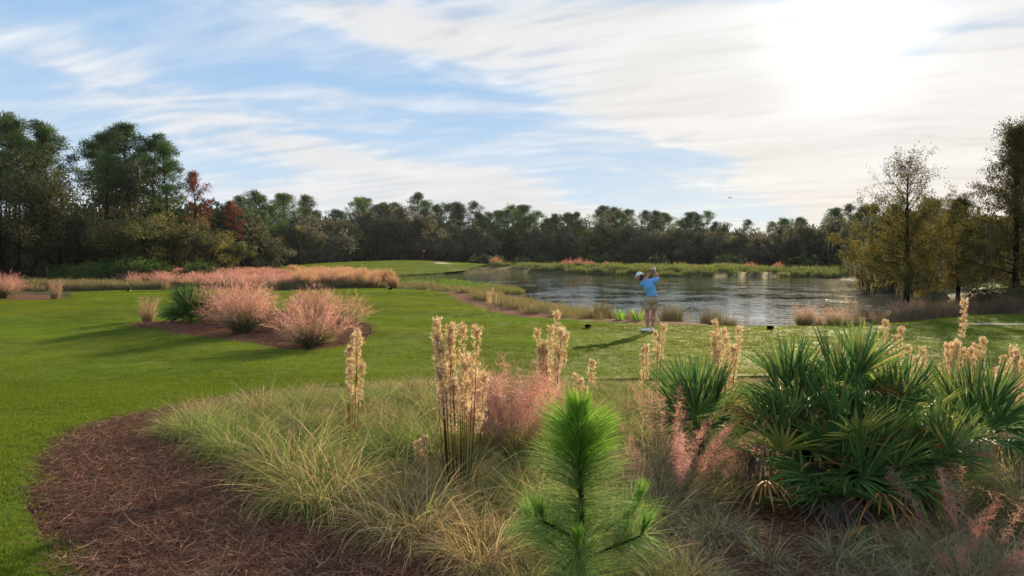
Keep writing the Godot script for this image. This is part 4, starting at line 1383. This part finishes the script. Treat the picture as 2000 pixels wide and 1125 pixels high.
# ---------- golfer
func nets(bones: Array, cell: float, k: float, cuts: Array = []) -> ArrayMesh:
	# bones: [from, to, radius, radius]; a smooth union of tapered capsules, meshed as surface nets
	var lo := Vector3(9, 9, 9)
	var hi := -lo
	for q in bones:
		for e in 2:
			var r: float = q[2 + e] + k + cell * 3.0
			lo = lo.min(q[e] - Vector3.ONE * r)
			hi = hi.max(q[e] + Vector3.ONE * r)
	var n := Vector3i(((hi - lo) / cell).ceil()) + Vector3i.ONE
	var f := PackedFloat32Array()
	f.resize(n.x * n.y * n.z)
	f.fill(1.0)
	for q in bones:
		var a: Vector3 = q[0]
		var b: Vector3 = q[1]
		var ra: float = q[2]
		var rb: float = q[3]
		var reach := Vector3.ONE * (maxf(ra, rb) + k + cell * 2.0)
		var i0 := Vector3i(((a.min(b) - reach - lo) / cell).floor()).clamp(Vector3i.ZERO, n - Vector3i.ONE)
		var i1 := Vector3i(((a.max(b) + reach - lo) / cell).ceil()).clamp(Vector3i.ZERO, n - Vector3i.ONE)
		var ab := b - a
		var l2 := maxf(ab.length_squared(), 1e-8)
		for z in range(i0.z, i1.z + 1):
			for y in range(i0.y, i1.y + 1):
				for x in range(i0.x, i1.x + 1):
					var p := lo + Vector3(x, y, z) * cell
					var t := clampf((p - a).dot(ab) / l2, 0.0, 1.0)
					var d := p.distance_to(a + ab * t) - lerpf(ra, rb, t)
					var idx := (z * n.y + y) * n.x + x
					var o := f[idx]
					var h := clampf(0.5 + 0.5 * (d - o) / k, 0.0, 1.0)
					f[idx] = lerpf(d, o, h) - k * h * (1.0 - h)
	if cuts.size() > 0:
		for z in n.z:
			for y in n.y:
				for x in n.x:
					var p := lo + Vector3(x, y, z) * cell
					var idx := (z * n.y + y) * n.x + x
					for c in cuts:
						f[idx] = maxf(f[idx], (p - c[0]).dot(c[1]))
	var b := MB.new()
	var ids := PackedInt32Array()
	ids.resize(f.size())
	ids.fill(-1)
	var sx := 1
	var sy := n.x
	var sz := n.x * n.y
	var offs := [0, sx, sy, sx + sy, sz, sx + sz, sy + sz, sx + sy + sz]
	var corner := [Vector3(0, 0, 0), Vector3(1, 0, 0), Vector3(0, 1, 0), Vector3(1, 1, 0), Vector3(0, 0, 1), Vector3(1, 0, 1), Vector3(0, 1, 1), Vector3(1, 1, 1)]
	var edges := [[0, 1], [2, 3], [4, 5], [6, 7], [0, 2], [1, 3], [4, 6], [5, 7], [0, 4], [1, 5], [2, 6], [3, 7]]
	for z in n.z - 1:
		for y in n.y - 1:
			for x in n.x - 1:
				var idx := (z * n.y + y) * n.x + x
				var first := f[idx] < 0.0
				if (f[idx + 1] < 0.0) == first and (f[idx + sy] < 0.0) == first and (f[idx + sz] < 0.0) == first and (f[idx + 1 + sy] < 0.0) == first and (f[idx + 1 + sz] < 0.0) == first and (f[idx + sy + sz] < 0.0) == first and (f[idx + 1 + sy + sz] < 0.0) == first:
					continue
				var sum := Vector3.ZERO
				var cnt := 0
				for e in edges:
					var fa := f[idx + offs[e[0]]]
					var fb := f[idx + offs[e[1]]]
					if (fa < 0.0) != (fb < 0.0):
						var ca: Vector3 = corner[e[0]]
						sum += ca.lerp(corner[e[1]], fa / (fa - fb))
						cnt += 1
				ids[idx] = b.v.size()
				b.v.append(lo + (Vector3(x, y, z) + sum / cnt) * cell)
				b.n.append(Vector3(f[idx + 1] - f[idx] + f[idx + 1 + sy + sz] - f[idx + sy + sz], f[idx + sy] - f[idx] + f[idx + 1 + sy + sz] - f[idx + 1 + sz], f[idx + sz] - f[idx] + f[idx + 1 + sy + sz] - f[idx + 1 + sy]).normalized())
	for z in range(1, n.z - 1):
		for y in range(1, n.y - 1):
			for x in range(1, n.x - 1):
				var idx := (z * n.y + y) * n.x + x
				var here := f[idx] < 0.0
				for ax in 3:
					var st: int = [sx, sy, sz][ax]
					if (f[idx + st] < 0.0) == here:
						continue
					var u: int = [sy, sz, sx][ax]
					var w: int = [sz, sx, sy][ax]
					var q := [ids[idx - u - w], ids[idx - w], ids[idx], ids[idx - u]]
					if q.min() < 0:
						continue
					if here:
						b.i.append_array(PackedInt32Array([q[0], q[2], q[1], q[0], q[3], q[2]]))
					else:
						b.i.append_array(PackedInt32Array([q[0], q[1], q[2], q[0], q[2], q[3]]))
	return to_mesh(b)


func V(x: float, y: float, z: float) -> Vector3:
	return Vector3(x, y, z)


func golfer() -> void:
	var o := thing("person", "golfer in light blue shirt, khaki shorts and white cap, swinging with back turned", "person", at(4.02, -22.24, 0.035))
	var skin := plain("skin", Color(0.42, 0.2, 0.135), 0.55, 0.4)
	skin.subsurf_scatter_enabled = true
	skin.subsurf_scatter_strength = 0.1
	var shirt := surface("shirt_cloth", noise_texture(0.05, 3, [Color(0.13, 0.34, 0.68), Color(0.17, 0.4, 0.74)], 256, 31), 3.0, 0.85)
	var khaki := surface("short_cloth", noise_texture(0.05, 3, [Color(0.36, 0.27, 0.19), Color(0.42, 0.33, 0.24)], 256, 32), 3.0, 0.9)
	var white := plain("white_cloth", Color(0.66, 0.69, 0.78), 0.8)
	var glove := plain("glove_leather", Color(0.7, 0.7, 0.72), 0.6)
	var dark := plain("dark_hair", Color(0.03, 0.018, 0.012), 0.7)
	var sole := plain("shoe_sole", Color(0.04, 0.045, 0.06), 0.6)
	var belt := plain("belt_webbing", Color(0.12, 0.17, 0.26), 0.7)
	var hipl := V(-0.085, 0.93, 0.0)
	var hipr := V(0.115, 0.93, 0.0)
	var kneel := V(-0.09, 0.51, -0.03)
	var kneer := V(0.095, 0.51, -0.05)
	var ankl := V(-0.085, 0.09, 0.02)
	var ankr := V(0.055, 0.1, 0.04)
	var waist := V(0.03, 1.09, 0.0)
	var chest := V(-0.05, 1.31, 0.0)
	var shl := V(-0.24, 1.40, -0.03)
	var shr := V(0.105, 1.485, 0.02)
	var neck := V(-0.185, 1.48, -0.02)
	var head := V(-0.31, 1.60, -0.05)
	var elr := V(0.235, 1.555, -0.17)
	var wrr := V(0.145, 1.79, -0.18)
	var ell := V(-0.09, 1.57, -0.26)
	var wrl := V(0.075, 1.785, -0.2)
	var face := V(-0.55, -0.25, -0.8).normalized()
	var body := [
		[hipl, kneel, 0.082, 0.056], [hipr, kneer, 0.082, 0.056], [kneel, kneel.lerp(ankl, 0.35) + V(0, 0, 0.015), 0.054, 0.056], [kneel.lerp(ankl, 0.35) + V(0, 0, 0.015), ankl, 0.055, 0.036], [kneer, kneer.lerp(ankr, 0.35) + V(0, 0, 0.015), 0.054, 0.056], [kneer.lerp(ankr, 0.35) + V(0, 0, 0.015), ankr, 0.055, 0.036],
		[ankl, ankl + V(-0.09, -0.05, -0.07), 0.036, 0.03], [ankr, ankr + V(0.03, -0.05, -0.13), 0.036, 0.03],
		[V(-0.02, 0.95, 0.01), V(0.06, 0.95, 0.01), 0.12, 0.12], [waist, chest, 0.115, 0.13], [chest, V(-0.09, 1.4, 0), 0.125, 0.11], [shl, shr, 0.065, 0.065], [V(-0.1, 1.42, 0), neck, 0.08, 0.058], [neck, head + V(0.03, -0.05, 0.01), 0.056, 0.054],
		[shr, elr, 0.054, 0.042], [elr, elr.lerp(wrr, 0.4), 0.043, 0.042], [elr.lerp(wrr, 0.4), wrr, 0.042, 0.028], [shl, ell, 0.054, 0.042], [ell, ell.lerp(wrl, 0.4), 0.043, 0.042], [ell.lerp(wrl, 0.4), wrl, 0.042, 0.028],
		[head + V(0, 0.015, 0.01), head + face * 0.02 + V(0, 0.03, 0), 0.088, 0.085], [head + face * 0.03 + V(-0.02, -0.06, 0), head + face * 0.05 + V(-0.02, -0.075, 0), 0.055, 0.04],
	]
	obj("body", nets(body, 0.0125, 0.035), skin, o)
	var side := face.cross(Vector3.UP).normalized()
	var bits := [[head + face * 0.10 + V(0, 0.005, 0), head + face * 0.118 + V(0, -0.022, 0), 0.01, 0.016], [head + side * 0.088 + V(0, 0.01, 0), head + side * 0.092 + V(0, -0.03, 0), 0.016, 0.011], [head - side * 0.088 + V(0, 0.01, 0), head - side * 0.092 + V(0, -0.03, 0), 0.016, 0.011]]
	obj("ears_and_nose", nets(bits, 0.004, 0.006), skin, o)
	var eyes := MB.new()
	for s: float in [-1.0, 1.0]:
		lathe(eyes, PackedVector2Array([Vector2(0.001, -0.008), Vector2(0.008, -0.004), Vector2(0.009, 0.0), Vector2(0.008, 0.004), Vector2(0.001, 0.008)]), 7, Color.WHITE, Basis(), head + face * 0.088 + side * 0.034 * s + V(0, 0.012, 0))
	obj("eyes", to_mesh(eyes), dark, o)
	var mouth := MB.new()
	tube(mouth, PackedVector3Array([head + face * 0.098 - side * 0.022 + V(-0.012, -0.052, 0), head + face * 0.104 + V(-0.012, -0.054, 0), head + face * 0.098 + side * 0.022 + V(-0.012, -0.052, 0)]), PackedFloat32Array([0.003, 0.005, 0.003]), 6, Color.WHITE)
	obj("mouth", to_mesh(mouth), plain("lips", Color(0.3, 0.1, 0.08), 0.6), o)
	obj("hair", nets([[head + V(0.035, 0.02, 0.03), head + V(0.03, -0.035, 0.03), 0.083, 0.068]], 0.009, 0.02), dark, o)
	var cap := obj("cap", nets([[head + V(0, 0.035, 0), head + V(-0.01, 0.045, -0.01), 0.105, 0.102]], 0.009, 0.02, [[head + V(0, 0.028, 0), V(0.3, -1.0, 0.35).normalized()]]), white, o)
	var bill := nets([[head + face * 0.11 - side * 0.03 + V(0, 0.045, 0), head + face * 0.165 + V(-0.01, 0.025, 0), 0.02, 0.018], [head + face * 0.11 + side * 0.03 + V(0, 0.045, 0), head + face * 0.165 + V(-0.01, 0.025, 0), 0.02, 0.018], [head + face * 0.1 + V(0, 0.05, 0), head + face * 0.17 + V(-0.01, 0.025, 0), 0.02, 0.016]], 0.007, 0.02)
	obj("bill", bill, white, cap)
	var badge := BoxMesh.new()
	badge.size = V(0.05, 0.022, 0.006)
	var bd := obj("badge", badge, plain("badge_print", Color(0.22, 0.03, 0.09), 0.7), cap)
	bd.transform = Transform3D(Basis(Vector3.UP, 0.45) * Basis(V(0, 0, 1), 0.35), head + V(0.055, 0.055, 0.09))
	var torso := [[waist + V(0, -0.03, 0), waist, 0.148, 0.146], [waist, chest, 0.145, 0.158], [chest, V(-0.08, 1.4, 0), 0.155, 0.13], [shl + V(0.03, 0, 0), shr + V(-0.02, 0, 0), 0.082, 0.085], [shr, shr.lerp(elr, 0.62), 0.078, 0.075], [shl, shl.lerp(ell, 0.5), 0.078, 0.074], [V(-0.12, 1.43, 0), neck + V(0.015, -0.01, 0), 0.08, 0.066]]
	var sh := obj("shirt", nets(torso, 0.0125, 0.04, [[waist + V(0, -0.055, 0), V(0, -1, 0)]]), shirt, o)
	obj("collar", nets([[neck + V(-0.05, 0.0, -0.03), neck + V(0.045, 0.005, 0.035), 0.035, 0.03], [neck + V(-0.02, 0.0, 0.05), neck + V(0.04, -0.005, 0.04), 0.028, 0.028]], 0.009, 0.02), shirt, sh)
	var hip_shape := [[V(-0.02, 1.0, 0.005), V(0.075, 1.0, 0.005), 0.128, 0.128], [V(-0.03, 0.93, 0.03), V(0.085, 0.93, 0.03), 0.125, 0.125], [hipl, kneel + V(-0.005, 0.02, 0), 0.112, 0.106], [hipr, kneer + V(0.005, 0.02, 0), 0.112, 0.106]]
	obj("shorts", nets(hip_shape, 0.0125, 0.025, [[V(0, 1.045, 0), V(0, 1, 0)], [V(0, 0.64, 0), V(0, -1, 0)]]), khaki, o)
	obj("belt", nets([[V(-0.005, 1.05, 0), V(0.065, 1.05, 0), 0.14, 0.14]], 0.01, 0.02, [[V(0, 1.068, 0), V(0, 1, 0)], [V(0, 1.03, 0), V(0, -1, 0)]]), belt, o)
	for s in 2:
		var a: Vector3 = [ankl, ankr][s]
		var toe: Vector3 = [V(-0.15, -0.048, -0.11), V(0.045, -0.048, -0.19)][s]
		var m := [[a + V(0.0, -0.035, 0.03), a + toe * 0.5 + V(0, -0.02, 0), 0.046, 0.046], [a + toe * 0.5 + V(0, -0.02, 0), a + toe, 0.046, 0.036], [a, a + V(0, 0.02, 0), 0.045, 0.042]]
		var shoe := obj("shoe", nets(m, 0.008, 0.025, [[V(0, 0.018, 0), V(0, -1, 0)]]), white, o)
		obj("sole", nets([[a + V(0.005, -0.06, 0.035), a + toe * 1.02 + V(0, -0.02, 0), 0.044, 0.04]], 0.008, 0.02, [[V(0, 0.022, 0), V(0, 1, 0)], [V(0, 0.0, 0), V(0, -1, 0)]]), sole, shoe)
	# hands closed round the grip
	var grip := V(0.12, 1.835, -0.19)
	var tip := V(-0.5, 1.365, 0.55)
	var ax := (tip - grip).normalized()
	var n1 := ax.cross(Vector3.UP).normalized()
	var n2 := ax.cross(n1)
	for s in 2:
		var c: Vector3 = grip + ax * [-0.035, 0.045][s]
		var w: Vector3 = [wrr, wrl][s]
		var palm := (w - c).normalized()
		palm = (palm - ax * palm.dot(ax)).normalized()
		var across := ax.cross(palm)
		var hb := [[w, c + palm * 0.034, 0.027, 0.026], [c + palm * 0.034 - ax * 0.025, c + palm * 0.034 + ax * 0.03, 0.02, 0.018]]
		for q in 4:
			var p0: Vector3 = c + palm * 0.022 + across * 0.018 + ax * (-0.031 + q * 0.021)
			var ln: float = [0.85, 1.0, 0.96, 0.78][q]
			hb.append([p0, c + across * 0.028 * ln - palm * 0.006 + ax * (-0.031 + q * 0.021), 0.0095, 0.009])
			hb.append([c + across * 0.028 * ln - palm * 0.006 + ax * (-0.031 + q * 0.021), c - palm * 0.027 * ln - across * 0.004 + ax * (-0.031 + q * 0.021), 0.009, 0.008])
		hb.append([c + palm * 0.03 - across * 0.02 - ax * 0.01, c - across * 0.026 + ax * 0.03, 0.012, 0.0095])
		hb.append([c - across * 0.026 + ax * 0.03, c - across * 0.02 - palm * 0.012 + ax * 0.055, 0.0095, 0.008])
		obj("gloved_hand" if s == 0 else "hand", nets(hb, 0.004, 0.006), glove if s == 0 else skin, o)
	var club := thing("golf_club", "steel shafted golf club swung behind the golfer's neck", "golf club", o.position)
	var gb := MB.new()
	tube(gb, PackedVector3Array([grip - ax * 0.1, grip - ax * 0.095, grip + ax * 0.18]), PackedFloat32Array([0.009, 0.0135, 0.0105]), 8, Color.WHITE)
	obj("grip", to_mesh(gb), plain("grip_rubber", Color(0.03, 0.03, 0.032), 0.8), club)
	var sb := MB.new()
	tube(sb, PackedVector3Array([grip + ax * 0.18, tip]), PackedFloat32Array([0.0075, 0.005]), 8, Color.WHITE)
	var steel := plain("steel", Color(0.6, 0.58, 0.56), 0.3)
	steel.metallic = 0.8
	obj("shaft", to_mesh(sb), steel, club)
	obj("club_head", nets([[tip, tip + V(-0.015, -0.03, 0.01), 0.01, 0.012], [tip + V(-0.015, -0.03, 0.01), tip + V(0.005, -0.095, 0.02), 0.014, 0.02]], 0.004, 0.012), plain("club_iron", Color(0.06, 0.07, 0.08), 0.35), club)


func small_things() -> void:
	# tee markers: short logs with a painted end
	var side := MB.new()
	lathe(side, PackedVector2Array([Vector2(0.03, -0.1), Vector2(0.05, -0.098), Vector2(0.056, -0.09), Vector2(0.056, 0.08)]), 14, Color.WHITE)
	var cap := MB.new()
	lathe(cap, PackedVector2Array([Vector2(0.0565, 0.0805), Vector2(0.055, 0.094), Vector2(0.044, 0.1), Vector2(0.002, 0.1)]), 14, Color.WHITE)
	var sm := to_mesh(side)
	var cm := to_mesh(cap)
	var black := plain("marker_paint_dark", Color(0.025, 0.03, 0.035), 0.5)
	var gold := plain("marker_paint_gold", Color(0.4, 0.28, 0.05), 0.5)
	var pale := plain("marker_paint_pale", Color(0.6, 0.6, 0.58), 0.6)
	for q in [[2.27, -22.8, black, gold, "dark tee marker on the lawn left of the golfer", -0.9], [8.0, -23.7, black, gold, "dark tee marker with gold end right of the golfer", -0.8], [-7.3, -46.0, black, black, "dark tee marker far off on the back tee", 0.5], [-23.5, -47.0, pale, pale, "pale tee marker on the lawn below the left woods", 0.2]]:
		var o := thing("tee_marker", q[4], "tee marker", at(q[0], q[1], 0.035 + 0.062), 0.0, "tee markers")
		var s := obj("log", sm, q[2], o)
		s.rotation = V(0, q[5], -PI / 2)
		var c := obj("painted_end", cm, q[3], o)
		c.rotation = V(0, q[5], -PI / 2)
	var f := thing("flagstick", "thin flagstick on the far green in front of the trees", "flagstick", at(-16.6, -143.0))
	var pb := MB.new()
	tube(pb, PackedVector3Array([V(0, -0.1, 0), V(0, 2.2, 0)]), PackedFloat32Array([0.025, 0.02]), 7, Color.WHITE)
	obj("pole", to_mesh(pb), plain("pole_paint", Color(0.6, 0.45, 0.3), 0.5), f)
	var fl := MB.new()
	for k in 5:
		var x := 0.02 + k * 0.1
		fl.v.append(V(x, 2.18 - k * 0.02, 0.03 * sin(k * 1.6)))
		fl.v.append(V(x, 1.86 - k * 0.03, 0.03 * sin(k * 1.6 + 0.4)))
		if k > 0:
			var s := k * 2
			fl.i.append_array(PackedInt32Array([s - 2, s, s - 1, s - 1, s, s + 1]))
	obj("flag", to_mesh(fl), plain("flag_cloth", Color(0.55, 0.16, 0.08), 0.8), f)
	# a bird over the trees
	var b := thing("bird", "tiny dark bird flying above the far trees", "bird", Vector3(22.6, 8.2, -80.0), 0.4)
	obj("body", nets([[V(0, 0, -0.13), V(0, 0.01, 0.0), 0.02, 0.045], [V(0, 0.01, 0.0), V(0, 0, 0.14), 0.045, 0.015]], 0.012, 0.02), plain("feathers", Color(0.04, 0.04, 0.045), 0.8), b)
	for s: float in [-1.0, 1.0]:
		obj("wing", nets([[V(0.02 * s, 0.01, -0.01), V(0.16 * s, 0.07, -0.04), 0.03, 0.024], [V(0.16 * s, 0.07, -0.04), V(0.34 * s, 0.03, 0.05), 0.024, 0.008]], 0.012, 0.015), plain("feathers", Color(0.04, 0.04, 0.045), 0.8), b)


func _ready() -> void:
	R.seed = 7
	noise.seed = 4
	noise.frequency = 0.02
	noise.fractal_octaves = 2
	pond = smooth_poly(poly(POND), 1)
	lawn = smooth_poly(poly(LAWN_FAR + LAWN_NEAR + [-3.0, 8.0, -60.0, 8.0]), 2)
	bed = smooth_poly(poly(LAWN_NEAR + [0.0, 6.0, 24.0, 4.0, 30.0, -14.0]), 2)
	island = smooth_poly(poly(ISLAND), 2)
	grassy = poly(GRASSY)
	stage()
	materials()
	ground()
	lawn_blades()
	straw_litter()
	left_woods()
	far_woods()
	right_woods()
	fields()
	tall_grass()
	muhlies()
	bluestems()
	palmettos()
	young_pine()
	golfer()
	small_things()
